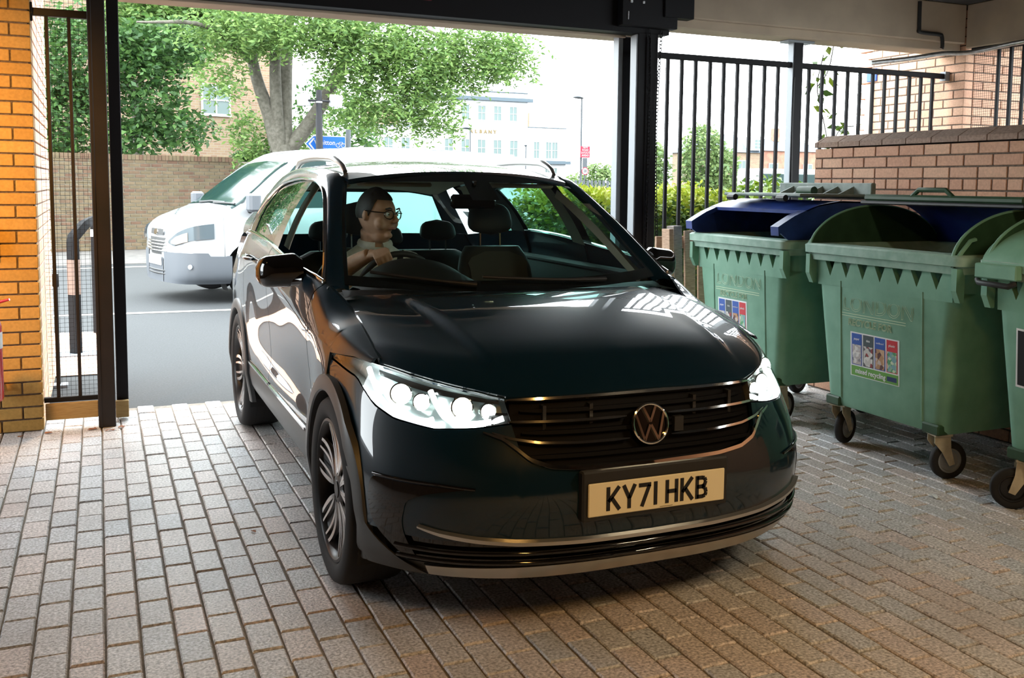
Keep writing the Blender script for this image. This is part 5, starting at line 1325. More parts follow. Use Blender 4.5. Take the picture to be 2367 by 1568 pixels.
def leaves_obj(name, P, size, material, parent, aspect=.42, droop=.3, kind='stuff', rnd=.4):
    """many folded leaf blades at points P (n,3)"""
    n = len(P); d = rng.normal(size=(n, 3)); d[:, 2] = d[:, 2] * .5 - droop; d /= np.linalg.norm(d, axis=1)[:, None]
    r = rng.normal(size=(n, 3)); s = np.cross(d, r); s /= np.linalg.norm(s, axis=1)[:, None]; u = np.cross(s, d)
    L = size * (1 + rnd * rng.uniform(-1, 1, (n, 1))); w = L * aspect * .5
    v = np.stack([P, P + d * L * .45 + s * w + u * w * .3, P + d * L, P + d * L * .45 - s * w + u * w * .3], 1).reshape(-1, 3)
    me = bpy.data.meshes.new(name); me.vertices.add(4 * n); me.vertices.foreach_set('co', v.ravel()); me.loops.add(4 * n); me.loops.foreach_set('vertex_index', np.arange(4 * n, dtype=np.int32))
    me.polygons.add(n); me.polygons.foreach_set('loop_start', np.arange(0, 4 * n, 4, dtype=np.int32)); me.polygons.foreach_set('loop_total', np.full(n, 4, dtype=np.int32)); me.update(calc_edges=True); me.materials.append(material)
    o = bpy.data.objects.new(name, me); link(o, parent)
    if kind: o['kind'] = kind
    return o
def pinnate(C, k=9, L=.34, spread=.09):
    """leaflets strung along drooping stalks that start at points C"""
    n = len(C); d = rng.normal(size=(n, 3)); d[:, 2] = -np.abs(d[:, 2]) * .5 - .25; d /= np.linalg.norm(d, axis=1)[:, None]
    t = np.linspace(.15, 1, k)[None, :, None]; p = C[:, None, :] + d[:, None, :] * L * t; p = p + np.array([0, 0, -.10]) * t * t + rng.normal(size=p.shape) * spread * .25
    return p.reshape(-1, 3)
def blob(n, c, r, hollow=.35):
    d = rng.normal(size=(n, 3)); d /= np.linalg.norm(d, axis=1)[:, None]; q = (hollow + (1 - hollow) * rng.uniform(0, 1, (n, 1))) ** .6; return np.array(c) + d * q * np.array(r)

# far pavement and kerb, road markings
rm = MB().add([(-8, 12.45, -.008), (8, 12.10, -.008), (8, 12.24, -.008), (-8, 12.60, -.008)], [(0, 1, 2, 3)]); tag(rm.build('road_edge_line', M['roadline']), 'worn cream line across the asphalt just beyond the car', 'road marking')
rm = MB().add([(-14, 16.9, -.008), (30, 23.0, -.008), (30, 23.22, -.008), (-14, 17.12, -.008)], [(0, 1, 2, 3)]); tag(rm.build('road_kerb_line', M['roadline']), 'pale line along the far edge of the road behind the van', 'road marking')
pf = MB().add([(-16, 17.4, 0), (40, 25.2, 0), (40, 60, 0), (-16, 40, 0)], [(0, 1, 2, 3)]); pf.add([(-16, 17.4, 0), (40, 25.2, 0), (40, 25.2, -.02), (-16, 17.4, -.02)], [(0, 1, 2, 3)]); tag(pf.build('far_pavement', M['pavement']), kind='structure', label='grey pavement across the road')
np_ = MB().add([(-6, 8.5, -.004), (.05, 8.5, -.004), (.05, 10.9, -.004), (-6, 11.1, -.004)], [(0, 1, 2, 3)]); tag(np_.build('near_pavement', M['brick']), kind='structure', label='brick paved footway left of the gate')

# garden wall across the road (angled), bricks as real joints
GW = empty('garden_wall', (-6.0, 21.6, 0), math.atan2(.30, 1)); tag(GW, 'old stock brick garden wall behind the white van', 'wall')
M['lime_mortar'] = mat('lime_mortar', (0.1840, 0.1640, 0.1240), 0.9)
MB().box((5.5, .12, .98), (15, .22, 1.96)).build('wall_core', M['lime_mortar'], GW)
gb = MB(); rr = random.Random(2)
for c in range(25):
    for i in range(34):
        x = i * .235 + (.1175 if c % 2 else 0) + 1.5; gb.box((x, .005 + rr.uniform(-.004, .004), c * .078 + .035), (.214, .03, .060))
gb.build('brickwork', M['stock_brick'], GW, kind='stuff')
cp = MB()
for i in range(100): cp.box((1.4 + i * .08, .10, 2.0), (.072, .25, .11))
cp.build('brick_coping', M['stock_brick'], GW, kind='stuff')

# brick house behind the wall
HS = empty('house', (-4.0, 31.0, 0), math.atan2(.30, 1)); tag(HS, 'buff brick house with white windows behind the garden wall', 'house')
MB().box((4.6, 2.5, 3.6), (11.0, 5, 7.2)).build('house_wall', M['house_brick'], HS)
rf = MB(); rf.add([(-1.2, -.3, 7.2), (10.4, -.3, 7.2), (10.4, 5.3, 7.2), (-1.2, 5.3, 7.2), (1, 2.5, 9.4), (8.2, 2.5, 9.4)], [(0, 1, 5, 4), (1, 2, 5), (2, 3, 4, 5), (3, 0, 4)]); rf.build('house_roof', M['slate'], HS)
def window(parent, x, y, z, w, h, ry=0, bars=(1, 1), fm='win_frame', gm='win_glass', d=.06):
    f = MB(); f.box((x, y, z), (w, d, h)); fo = f.build('window', M[gm], parent)
    fr_ = MB(); t = .05 * (w / .9)
    for (cx, cz, sx, sz) in [(x, z + h / 2, w + t, t * 1.3), (x, z - h / 2, w + t * 2, t * 1.6), (x - w / 2, z, t, h), (x + w / 2, z, t, h)] + [(x - w / 2 + w * (i + 1) / (bars[0] + 1), z, t * .9, h) for i in range(bars[0])] + [(x, z - h / 2 + h * (j + 1) / (bars[1] + 1), w, t * .9) for j in range(bars[1])]:
        fr_.box((cx, y - d * .4, cz), (sx, d, sz))
    fr_.build('window_frame', M[fm], fo); return fo
for (x, z, w, h) in ((1.2, 4.2, 1.2, 1.4), (7.73, 4.02, .88, .92)): window(HS, x, -.01, z, w, h)

# ash tree
def branch_mesh(parent, segs, name='trunk'):
    mb = MB()
    for pts, rs in segs:
        c = spl(range(len(pts)), pts); r = spl(range(len(rs)), rs); m = 6 * (len(pts) - 1) + 1
        mb.tube([c(x) for x in frange(0, len(pts) - 1, m)], [r(x) for x in frange(0, len(pts) - 1, m)], 10)
    return mb.build(name, M['bark'], parent, smooth=60)
AT = empty('ash_tree', (3.65, 22.2, 0)); tag(AT, 'large ash tree with forked trunk beside the camera pole', 'tree')
limbs = [([(0, 0, 0), (-.02, 0, 1.2), (-.05, 0, 2.3)], [.34, .27, .24]),
         ([(-.12, 0, 2.2), (-.28, 0, 2.9), (-.55, .1, 3.8), (-.75, .3, 5.2), (-1.2, .6, 7.0)], [.17, .15, .12, .09, .05]),
         ([(-.08, -.05, 2.3), (-.15, -.1, 3.1), (-.18, -.2, 4.2), (-.05, -.2, 6.5)], [.15, .13, .11, .06]),
         ([(0.02, 0, 2.2), (.05, .1, 3.2), (.12, .2, 4.4), (.25, .3, 6.2), (.2, .3, 8)], [.18, .16, .14, .11, .06]),
         ([(.10, 0, 2.2), (.55, -.1, 2.8), (1.05, -.3, 3.7), (1.45, -.5, 4.7), (2.2, -.9, 5.8)], [.17, .15, .13, .10, .06]),
         ([(1.40, -.5, 4.6), (2.0, -.8, 4.95), (2.9, -1.3, 5.2)], [.08, .07, .04]),
         ([(2.0, -.8, 5.5), (3.3, -1.4, 5.9), (4.8, -1.9, 5.75), (5.6, -2.1, 5.9)], [.06, .05, .035, .02]),
         ([(2.2, -1.0, 5.0), (3.2, -1.6, 4.5), (3.6, -1.8, 3.9)], [.045, .035, .015]), ([(-.6, .1, 4.0), (-1.6, -.6, 4.6), (-2.9, -1.2, 4.5)], [.07, .05, .02]),
         ([(.2, .2, 4.5), (.9, -.3, 5.2), (1.4, -.9, 6.0)], [.07, .05, .03]), ([(-.9, .4, 6.0), (-2.2, -.2, 6.9), (-3.8, -.8, 6.6)], [.06, .04, .02])]
branch_mesh(AT, limbs)
C = [blob(n_, c0, r0, .25) for n_, c0, r0 in ((330, (-.89, -.6, 4.70), (1.1, .7, .56)), (70, (-1.33, -.6, 3.68), (.5, .6, .5)), (420, (.14, -1.6, 4.72), (1.35, .8, .52)), (420, (1.45, -1.6, 4.50), (1.25, .8, .62)), (120, (1.15, -1.6, 3.85), (.7, .7, .45)),
     (400, (2.36, -1.6, 4.20), (1.1, .8, .74)), (380, (3.59, -1.6, 4.30), (1.05, .8, .70)), (210, (4.43, -1.6, 4.46), (.78, .7, .55)), (190, (1.89, -1.6, 3.36), (.8, .7, .5)), (70, (1.17, -1.6, 2.98), (.5, .6, .42)), (110, (2.83, -1.6, 3.36), (.55, .6, .44)), (34, (3.11, -1.6, 2.92), (.3, .4, .3)),
     (110, (-.23, .5, 2.28), (.63, .5, .35)), (80, (.68, .6, 2.6), (.5, .5, .55)), (80, (-.55, .5, 2.75), (.5, .5, .55)), (40, (2.45, -1.6, 2.9), (.36, .4, .34)), (600, (0, 0, 7.0), (3.2, 2.0, 1.4)), (400, (2.8, -1, 6.4), (2.2, 1.5, 1.0)))]
leaves_obj('foliage', pinnate(np.concatenate(C), 13, .46, .12), .112, M['leaf_ash'], AT, .36)
# leafy trees at left
def tree(name, label, loc, blobs, material, trunk_h, tr=.16, size=.16, kk=7, pin=True, group=None):
    t = empty(name, loc); tag(t, label, 'tree', group); branch_mesh(t, [([(0, 0, 0), (.05, 0, trunk_h * .5), (0, 0, trunk_h)], [tr * 1.3, tr, tr * .7]), ([(0, 0, trunk_h * .8), (.4, .1, trunk_h * 1.3)], [tr * .6, tr * .3]), ([(0, 0, trunk_h * .8), (-.45, -.1, trunk_h * 1.3)], [tr * .6, tr * .3])])
    C = np.concatenate([blob(n, c, r, .35) for n, c, r in blobs]); P = pinnate(C, kk, .38, .12) if pin else C
    leaves_obj('foliage', P, size, material, t, .5); return t
tree('tree', 'dark green tree overhanging the garden wall left of the gate post', (-.6, 25.6, 0), [(300, (1.70, -.6, 3.70), (.85, .7, .95)), (130, (2.35, -.6, 2.85), (.7, .6, .5)), (110, (1.25, -.6, 2.6), (.55, .6, .45)), (420, (.44, -.6, 4.4), (1.1, .8, 1.1)), (330, (.0, -.6, 3.0), (.95, .7, .9)), (300, (1.9, -.6, 4.75), (1.1, .7, .6)), (300, (-1.2, 0, 4.8), (1.5, 1, 1.6))], M['leaf_dark'], 2.8, .15, .15)
tree('tree', 'light green tree crown filling the top left of the gate opening', (.9, 27.5, 0), [(480, (.18, -1, 5.35), (1.4, .8, .75)), (520, (1.37, -1, 5.6), (1.6, .8, .65)), (330, (2.49, -1, 5.6), (1.1, .8, .66)), (90, (.85, -1, 4.75), (.64, .6, .3)), (500, (1, -.6, 6.8), (2.6, 1.3, .9))], M['leaf_ash'], 4, .14, .16)
tree('tree', 'green tree standing behind the blue cycle sign', (6.9, 32.0, 0), [(700, (0, 0, 3.0), (1.5, 1, 2.2)), (260, (.3, -.3, 1.6), (1.3, .9, .9))], M['leaf_dark'], 2.4, .14, .17, 5)
BH = empty('ivy_clump', (3.3, 26.0, 2.0)); tag(BH, 'small dark bush on top of the garden wall', 'bush'); leaves_obj('foliage', blob(900, (0, 0, .12), (.32, .2, .16), .2), .07, M['leaf_dark'], BH, .6)

# pole with two floodlight boxes, blue cycle sign on grey post
PO2 = empty('camera_pole', (3.44, 17.3, 0)); tag(PO2, 'black pole carrying two white boxes in front of the ash tree', 'pole')
MB().lathe([(.060, 0), (.060, 2.6), (.050, 2.62), (.050, 3.02), (.044, 3.06), (.0005, 3.065)], 16).build('pole_shaft', M['black_paint'], PO2, smooth=40)
MB().lathe([(.054, 2.84), (.058, 2.845), (.058, 2.865), (.054, 2.87)], 16).build('pole_band', M['out_white'], PO2, smooth=40)
for s in (-1, 1):
    bx = MB().cbox((-.10, -.06, -.10), (.10, .06, .10), .008).build('white_box', M['out_white'], PO2, loc=(s * .27 + .02, .02, 2.89)); bx.rotation_euler = (.12, s * .12, -s * .5)
    MB().tube([(s * .04, 0, 2.88), (s * .18, 0, 2.88)], .018, 6).build('box_arm', M['black_paint'], PO2)
SG_ = empty('cycle_sign', (3.98, 17.5, 0)); tag(SG_, 'blue Whitton cycle route sign on a grey post', 'sign')
MB().lathe([(.045, 0), (.045, 2.42), (.0005, 2.43)], 14).build('sign_post', M['out_grey'], SG_, smooth=40)
def arrow(d): return [(-.06 + 0, -.145 + d), (-.06, .145 - d), (-.62 + d, .145 - d), (-.76 + 1.4 * d, 0), (-.62 + d, -.145 + d)]
SM = Matrix.Translation((0, -.05, 2.16)) @ Matrix.Rotation(PI / 2, 4, 'X')
bdr = MB().prism([(a, b) for a, b in arrow(0)][::-1], .010, SM).build('sign_border', M['out_white'], SG_)
MB().prism([(a - (.012 if a > -.1 else 0), b) for a, b in arrow(.016)][::-1], .004, SM, .010).build('sign_face', M['sign_blue'], SG_)
tm = text_mesh('Whitton', .115, .001, 'sign_word', M['out_white'], bold=.002); inst(tm, 'sign_word', SG_, (-.42, -.066, 2.185), (PI / 2, 0, 0), (.9, 1, 1))
tm = text_mesh('Y(xxxx', .06, .001, 'sign_small_word', M['out_white']); inst(tm, 'sign_small_word', SG_, (-.36, -.066, 2.075), (PI / 2, 0, 0))
ch = MB().prism([(-.70, 0), (-.62, .10), (-.585, .10), (-.665, 0), (-.585, -.10), (-.62, -.10)][::-1], .002, SM, .0142).build('sign_chevron', M['out_white'], SG_)
bk = MB()
for cx in (-.195, -.105): bk.tube([(cx + .034 * math.cos(a), -.066, 2.145 + .034 * math.sin(a)) for a in [2 * PI * k / 16 for k in range(16)]], .006, 5, closed=True)
bk.tube([(-.195, -.066, 2.145), (-.165, -.066, 2.20), (-.118, -.066, 2.20), (-.105, -.066, 2.145)], .005, 5); bk.tube([(-.165, -.066, 2.20), (-.145, -.066, 2.15), (-.118, -.066, 2.20)], .005, 5)
bk.build('bicycle_symbol', M['out_white'], SG_)

# white public house, about a hundred metres away
KP = 100 / 47.0
def px_(x): return x * KP
def pz_(z): return 1.503 + (z - 1.503) * KP
PBH = empty('pub', (px_(17.0), 100.0, 0)); tag(PBH, 'white rendered pub with gold lettering and sash windows', 'building')
def pbox(name, x0, x1, z0, z1, y0, y1, m_, parent=PBH): return MB().cbox((px_(x0) - px_(17.0), y0, z0 if z0 == 0 else pz_(z0)), (px_(x1) - px_(17.0), y1, pz_(z1)), .02).build(name, M[m_], parent)
pbox('centre_block', 13.9, 19.75, 0, 6.05, 0, 9, 'render_white'); pbox('left_wing', 11.36, 13.9, 0, 4.25, .3, 9, 'render_white'); pbox('right_wing', 19.75, 21.95, 0, 4.42, .3, 9, 'render_white')
pbox('cornice', 13.7, 19.95, 5.62, 5.80, -.5, 0, 'cornice'); pbox('shop_fascia', 15.0, 22.1, 2.58, 2.75, -.35, .3, 'cornice'); pbox('entrance_canopy', 11.9, 13.5, 2.68, 2.78, -.9, .3, 'cornice'); pbox('roof_line', 13.9, 19.75, 6.05, 6.10, -.1, .2, 'cornice')
pbox('chimney', 19.75, 20.25, 4.42, 5.2, 2, 3.5, 'house_brick'); pbox('brick_gable', 11.9, 13.5, 4.25, 5.3, 3, 6, 'house_brick'); pbox('wing_parapet', 11.36, 13.9, 4.23, 4.28, .2, .4, 'cornice'); pbox('wing_parapet', 19.75, 21.95, 4.40, 4.44, .2, .4, 'cornice')
for x in (16.43, 17.27, 18.11, 18.94): window(PBH, px_(x - 17), -.02, pz_(5.02), px_(.40), KP * .72, d=.12)
for x in (15.58, 16.43, 17.27, 18.11, 18.98): window(PBH, px_(x - 17), -.02, pz_(3.31), px_(.42), KP * .82, d=.12)
for x in (12.62, 13.46): window(PBH, px_(x - 17), .28, pz_(3.30), px_(.42), KP * .82, d=.12)
for x in (20.28, 20.95, 21.30): window(PBH, px_(x - 17), .28, pz_(3.28), px_(.30), KP * .84, d=.12)
for x in (20.9, 21.3): window(PBH, px_(x - 17), .28, pz_(2.1), px_(.26), KP * .6, d=.12)
for i, ch in enumerate('THE ALBANY'):
    if ch == ' ': continue
    tm = text_mesh(ch, KP * .24, .04, 'gold_letter', M['gold'], bold=.02); inst(tm, 'gold_letter', PBH, (px_(15.75 + .248 * i - 17), -.05, pz_(4.10)), (PI / 2, 0, 0))
PBU = empty('bush', (14.5 * 60 / 47, 60, 0)); tag(PBU, 'yellow green bush in front of the white pub', 'bush'); branch_mesh(PBU, [([(0, 0, 0), (.05, 0, .8), (0, .1, 1.8)], [.12, .09, .05])], 'stems'); leaves_obj('foliage', np.concatenate([blob(1500, (0, 0, 2.1), (1.25, .8, 1.35), .3), blob(500, (.8, 0, 1.6), (.8, .6, .9), .3)]), .20, M['leaf_pale'], PBU, .6)
# street lamps
def street_lamp(x, y, h, arm, label, s=1.0):
    t = empty('street_lamp', (x, y, 0)); tag(t, label, 'lamp'); MB().lathe([(.085 * s, 0), (.085 * s, 1.2), (.055 * s, 1.25), (.04 * s, h), (.0005, h + .02)], 12).build('lamp_column', M['out_grey'], t, smooth=40)
    rows = []
    for f in frange(0, 1, 12):
        w = .17 * s * math.sin(PI * min(.97, f + .04)) ** .6; rows.append([Vector((-arm * f + .08, w * math.cos(a), h + .12 * arm * math.sin(PI * f * .9) * .6 + .07 * s * math.sin(a) * math.sin(PI * min(.97, f + .04)))) for a in [2 * PI * k / 10 for k in range(10)]])
    MB().grid(rows, closev=True).build('lamp_head', M['out_grey'], t, smooth=60); return t
L2 = street_lamp(14.52 * 1.12, 33.6, 1.503 + (4.36 - 1.503) * 1.12, 0.50, 'tall grey street lamp left of the gate post, red sign on it', .8)
RS = empty('road_sign', (14.60 * 1.12, 33.45, 0)); tag(RS, 'red road layout notice above a round 20 sign on the lamp post', 'sign')
rz_ = lambda z: 1.503 + (z - 1.503) * 1.12
MB().cbox((-.19, -.02, rz_(2.43)), (.19, .02, rz_(2.80)), .004).build('red_panel', M['sign_red'], RS)
for i, w_ in enumerate(('NEW', 'ROAD', 'LAYOUT', 'AHEAD')):
    tm = text_mesh(w_, .105, .002, 'sign_word', M['out_white'], bold=.002); inst(tm, 'sign_word', RS, (0, -.024, rz_(2.76 - .087 * i)), (PI / 2, 0, 0), (.85, 1, 1))
MB().cbox((-.09, -.02, rz_(2.10)), (.09, .02, rz_(2.42)), .004).build('grey_panel', M['out_grey'], RS)
CM = Matrix.Translation((0, -.02, rz_(1.99))) @ Matrix.Rotation(PI / 2, 4, 'X')
MB().lathe([(.0005, 0), (.14, 0), (.14, .01), (.0005, .01)], 28, CM).build('speed_disc_rim', M['sign_red'], RS); MB().lathe([(.0005, .012), (.115, .012), (.115, .0)], 28, CM).build('speed_disc', M['out_white'], RS)
tm = text_mesh('20', .13, .002, 'speed_number', M['st_black'], bold=.002); inst(tm, 'speed_number', RS, (0, -.036, rz_(1.99)), (PI / 2, 0, 0))
MB().tube([(0, .01, 0), (0, .01, rz_(2.1))], .03, 8).build('sign_post', M['out_grey'], RS)
street_lamp(16.72 * 1.36, 64, 1.503 + (4.22 - 1.503) * 1.36, .75, 'street lamp in front of the pub lettering', 1.2)
street_lamp(19.84 * 1.36, 64.5, 1.503 + (3.50 - 1.503) * 1.36, .22, 'short street lamp before the right wing of the pub', 1.0)
# hedge and shrubs behind the railings
HG = empty('hedge', (4.6, 8.3, 0)); tag(HG, 'clipped hedge with bright yellow green top beyond the railings', 'hedge')
MB().cbox((-.95, -.50, 0), (.62, .45, 1.22), .1).build('hedge_core', M['leaf_dark'], HG)
def boxpts(n, lo, hi, shell=.16):
    P = rng.uniform(lo, hi, (n, 3)); lo, hi = np.array(lo), np.array(hi); d = np.minimum(P - lo, hi - P); d[:, 2] = (hi - P)[:, 2]; return P[d.min(axis=1) < shell]
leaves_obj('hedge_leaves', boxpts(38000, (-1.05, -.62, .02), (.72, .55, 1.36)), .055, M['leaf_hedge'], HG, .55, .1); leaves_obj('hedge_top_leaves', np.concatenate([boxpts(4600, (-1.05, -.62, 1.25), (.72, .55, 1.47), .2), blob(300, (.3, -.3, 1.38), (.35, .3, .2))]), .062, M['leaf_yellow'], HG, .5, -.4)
SB = empty('shrub', (6.12, 8.2, 0)); tag(SB, 'loose green shrub between the hedge and the brick pier', 'shrub'); branch_mesh(SB, [([(0, 0, 0), (.05, 0, .6), (0, .1, 1.2)], [.03, .025, .012]), ([(-.3, 0, 0), (-.4, 0, .6), (-.5, .1, 1.2)], [.03, .02, .012])], 'stems')
leaves_obj('foliage', np.concatenate([blob(3000, (-.15, 0, 1.02), (.62, .45, .62), .3), blob(1100, (.40, 0, 1.1), (.40, .4, .5), .3)]), .085, M['leaf_hedge'], SB, .5)
# climbing plant on the railings
VN = empty('climbing_plant', (5.55, 6.84, 1.9)); tag(VN, 'thin climber with drooping leaves on the railings', 'plant')
stm = [[(.10, 0, -.1), (.02, .01, .2), (-.06, 0, .45), (.0, .01, .72)], [(.12, 0, .0), (.22, .01, .12), (.34, 0, .14)], [(-.06, 0, .45), (.05, 0, .60), (.12, .02, .86)]]
mbv = MB()
for q in stm: c = spl(range(len(q)), q); mbv.tube([c(x) for x in frange(0, len(q) - 1, 14)], .005, 5)
mbv.build('stem', M['bark'], VN)
VP = np.concatenate([np.array([spl(range(len(q)), q)(x) for x in rng.uniform(0, len(q) - 1, 18)]) for q in stm]); VP = VP + rng.normal(size=VP.shape) * [.05, .02, .03]
leaves_obj('vine_leaves', VP, .10, M['leaf_hedge'], VN, .45, .6)
# far trees and houses on the right
for nm, lab, loc, bl in (('tree', 'tall hazy green tree beyond the hedge, left of the brick houses', (28.9, 45, 0), [(3000, (0, 0, 2.9), (1.3, 1, 2.0)), (1600, (1.1, 0, 2.2), (1.1, 1, 1.6))]),
                         ('tree', 'pale green tree seen just right of the gate post', (25.9, 45.5, 0), [(2400, (0, 0, 2.2), (1.3, 1, 1.8))]),
                         ('tree', 'distant tree line behind the round 20 sign', (30.5, 60, 0), [(3000, (0, 0, 1.6), (2.0, 1, 1.5)), (1800, (-2.1, 0, 1.1), (1.3, 1, 1.1))])):
    tree(nm, lab, loc, bl, M['leaf_pale'], 2.2, .12, .26, 4, False)
PF = empty('picket_fence', (21.0, 40.5, 0)); tag(PF, 'low grey fence in front of the distant tree line', 'fence')
for i in range(22): MB().cbox((-1.9 + i * .2, -.02, 0), (-1.78 + i * .2, .02, 1.75), .004).build('paling', M['out_grey'], PF)
MB().cbox((-1.95, .02, 1.1), (2.5, .06, 1.18), .004).build('rail', M['out_grey'], PF)
def villa(x, y, w, d, hw, hr, label, wm, rm_):
    t = empty('house', (x, y, 0)); tag(t, label, 'house'); MB().box((0, d / 2, hw / 2), (w, d, hw)).build('house_wall', M[wm], t)
    MB().add([(-w / 2 - .2, -.2, hw), (w / 2 + .2, -.2, hw), (w / 2 + .2, d + .2, hw), (-w / 2 - .2, d + .2, hw), (-w / 4, d * .4, hr), (w / 4, d * .4, hr)], [(0, 1, 5, 4), (1, 2, 5), (2, 3, 4, 5), (3, 0, 4)]).build('roof', M[rm_], t)
    return t
h1 = villa(42.5, 62, 4.6, 5, 4.1, 5.5, 'pale yellow house with blue slate roof beyond the shrub', 'house_brick', 'slate')
for x in (-1.3, .6): window(h1, x, -.02, 2.9, .7, 1.2)
window(h1, 1.7, -.4, 4.7, .6, .7, bars=(1, 2)); MB().box((1.7, .2, 4.75), (.9, 1.1, 1.0)).build('dormer', M['render_white'], h1)
h2 = villa(48.5, 62.5, 6.2, 6, 4.3, 5.3, 'red brick house partly hidden by the fence post', 'red_brick', 'slate')
for x in (-2.2, -.6, 1.0): window(h2, x, -.02, 2.6, .8, 1.5)
MB().box((-.6, 2, 5.6), (.5, .5, 1.0)).build('chimney', M['red_brick'], h2)
BX = empty('white_van', (34.0 * .89, 40.0, 0)); tag(BX, 'white van parked far off behind the fence post', 'van'); MB().cbox((-1.5, 0, .45), (3.0, 1.8, 2.45), .12).build('van_body', M['van_white'], BX); MB().cbox((-1.3, -.02, 1.75), (2.2, .05, 2.2), .05).build('van_window', M['van_glass'], BX)
for x in (-.8, 2.1): MB().lathe([(.0005, .1), (.33, .1), (.33, -.1), (.0005, -.1)], 20, Matrix.Translation((x, .1, .33)) @ Matrix.Rotation(PI / 2, 4, 'X')).build('tyre', M['rubber'], BX)

# ================================================================= GATE, RAILINGS, SMALL THINGS
GT = empty('gate_frame', (1.8, 6.65, 0)); tag(GT, 'black steel gate frame with paired posts around the opening', 'gate')
def gb_(name, lo, hi, m_='black_paint', ch=.004, par=None): return MB().cbox((lo[0] - 1.8, lo[1] - 6.65, lo[2]), (hi[0] - 1.8, hi[1] - 6.65, hi[2]), ch).build(name, M[m_], par or GT)
gb_('post', (-.03, 6.60, 0), (.062, 6.70, 3.08), 'brown_paint'); gb_('post', (.072, 6.80, .02), (.140, 6.88, 2.62))
gb_('post_flange', (-.035, 6.596, 0), (-.012, 6.604, 2.9), 'brown_paint')
gb_('post', (3.642, 6.585, 0), (3.81, 6.70, 2.64)); gb_('post', (3.593, 6.80, 0), (3.697, 6.89, 2.64), 'grey_paint')
gb_('post_face', (3.628, 6.795, 0), (3.697, 6.80, 2.62)); gb_('post_edge', (3.632, 6.592, 0), (3.644, 6.69, 2.62), 'grey_paint')
for x in (3.705, 3.735): gb_('post_rib', (x, 6.575, 0), (x + .012, 6.586, 2.6))
gb_('beam', (-.40, 6.58, 2.625), (3.90, 6.73, 2.88)); gb_('beam_lip', (-.40, 6.57, 2.862), (3.90, 6.60, 2.885)); gb_('lower_trim', (.14, 6.735, 2.608), (3.62, 6.76, 2.628), 'concrete')
gb_('bracket', (3.46, 6.50, 2.66), (3.92, 6.58, 2.90)); gb_('bracket_block', (3.80, 6.48, 2.74), (4.05, 6.58, 3.06))
for (x, z) in ((3.52, 2.82), (3.62, 2.82)): gb_('bolt', (x, 6.492, z), (x + .022, 6.50, z + .022), 'steel')
gb_('slot', (3.50, 6.493, 2.70), (3.512, 6.50, 2.76), 'steel')
gb_('red_tag', (1.86, 6.566, 2.72), (2.06, 6.58, 2.86), 'sign_red')
# hanging drive chain
CH = empty('chain', (3.79, 6.56, 2.66)); tag(CH, 'hanging steel drive chain looped beside the right gate post', 'chain')
lk = MB().tube([(.011 * math.cos(a), 0, .016 * math.sin(a)) for a in [2 * PI * k / 10 for k in range(10)]], .0032, 5, closed=True).mesh('link', M['black_paint'], 60)
for side_ in (0, 1):
    for i in range(60):
        z = -.02 - i * .026; x = (.03 - .028 * math.sin(PI * i / 60)) * (1 if side_ else 1) - (.0 if side_ else .10 - .04 * math.sin(PI * i / 60)); inst(lk, 'link', CH, (x, 0, z), (0, 0, (i % 2) * PI / 2 + .3))
# left side screen
LS = empty('mesh_screen', (-.165, 6.72, 0)); tag(LS, 'narrow barred screen with wire mesh between brick pier and gate post', 'screen')
def ls_(name, lo, hi, m_='black_paint', ch=.003): return MB().cbox((lo[0] + .165, lo[1] - 6.72, lo[2]), (hi[0] + .165, hi[1] - 6.72, hi[2]), ch).build(name, M[m_], LS)
ls_('top_rail', (-.332, 6.70, 2.455), (-.03, 6.74, 2.50), 'brown_paint'); ls_('bottom_rail', (-.332, 6.70, .155), (-.03, 6.74, .185))
for x in (-.252, -.133): ls_('bar', (x - .010, 6.71, .18), (x + .010, 6.73, 2.46), 'brown_paint')
ls_('hinge', (-.336, 6.69, 2.42), (-.322, 6.70, 2.53), 'brown_paint')
M['timber'] = noisy('treated_timber', (0.30, 0.20, 0.08), (0.42, 0.30, 0.13), 9, 0.8, stretch=(2, 2, 40))
ls_('kick_board', (-.325, 6.685, .050), (-.034, 6.705, .152), 'timber', .004); ls_('kick_board', (.064, 6.76, .018), (.140, 6.80, .125), 'timber', .004)
ms = MB(); n = 26
for i in range(13): x = -.332 + .3 * i / 12 + .165; ms.box((x, .012, 1.45), (.0016, .0016, 2.6))
for i in range(101): ms.box((.0145, .0136, .17 + 2.58 * i / 100), (.302, .0016, .0016))
ms.build('wire_mesh', M['black_paint'], LS, kind='stuff')
# railings on the right
RL = empty('railings', (5.2, 6.75, 0)); tag(RL, 'black vertical bar railings right of the gate', 'railings')
def rl_(name, lo, hi, m_='black_paint', ch=.003): return MB().cbox((lo[0] - 5.2, lo[1] - 6.75, lo[2]), (hi[0] - 5.2, hi[1] - 6.75, hi[2]), ch).build(name, M[m_], RL)
rl_('top_rail', (3.70, 6.73, 2.478), (6.80, 6.77, 2.522)); rl_('bottom_rail', (3.81, 6.73, .12), (6.80, 6.77, .16)); rl_('rail_bracket', (6.78, 6.715, 2.46), (6.83, 6.785, 2.54), 'grey_paint')
rbar = MB().cbox((-.0125, -.0125, .15), (.0125, .0125, 2.48), .002).mesh('bar', M['black_paint'])
for x in (3.992, 4.117, 4.242, 4.374, 4.501, 4.629, 4.755, 4.888, 5.02, 5.329, 5.464, 5.601, 5.73, 5.861, 5.998, 6.128, 6.265, 6.403, 6.532, 6.664): inst(rbar, 'bar', RL, (x - 5.2, 0, 0))
rl_('post', (5.145, 6.71, 0), (5.235, 6.79, 2.695)); rl_('post_side', (5.138, 6.712, 0), (5.146, 6.788, 2.69), 'grey_paint'); rl_('post_cap', (5.07, 6.69, 2.675), (5.33, 6.81, 2.694), 'grey_paint')
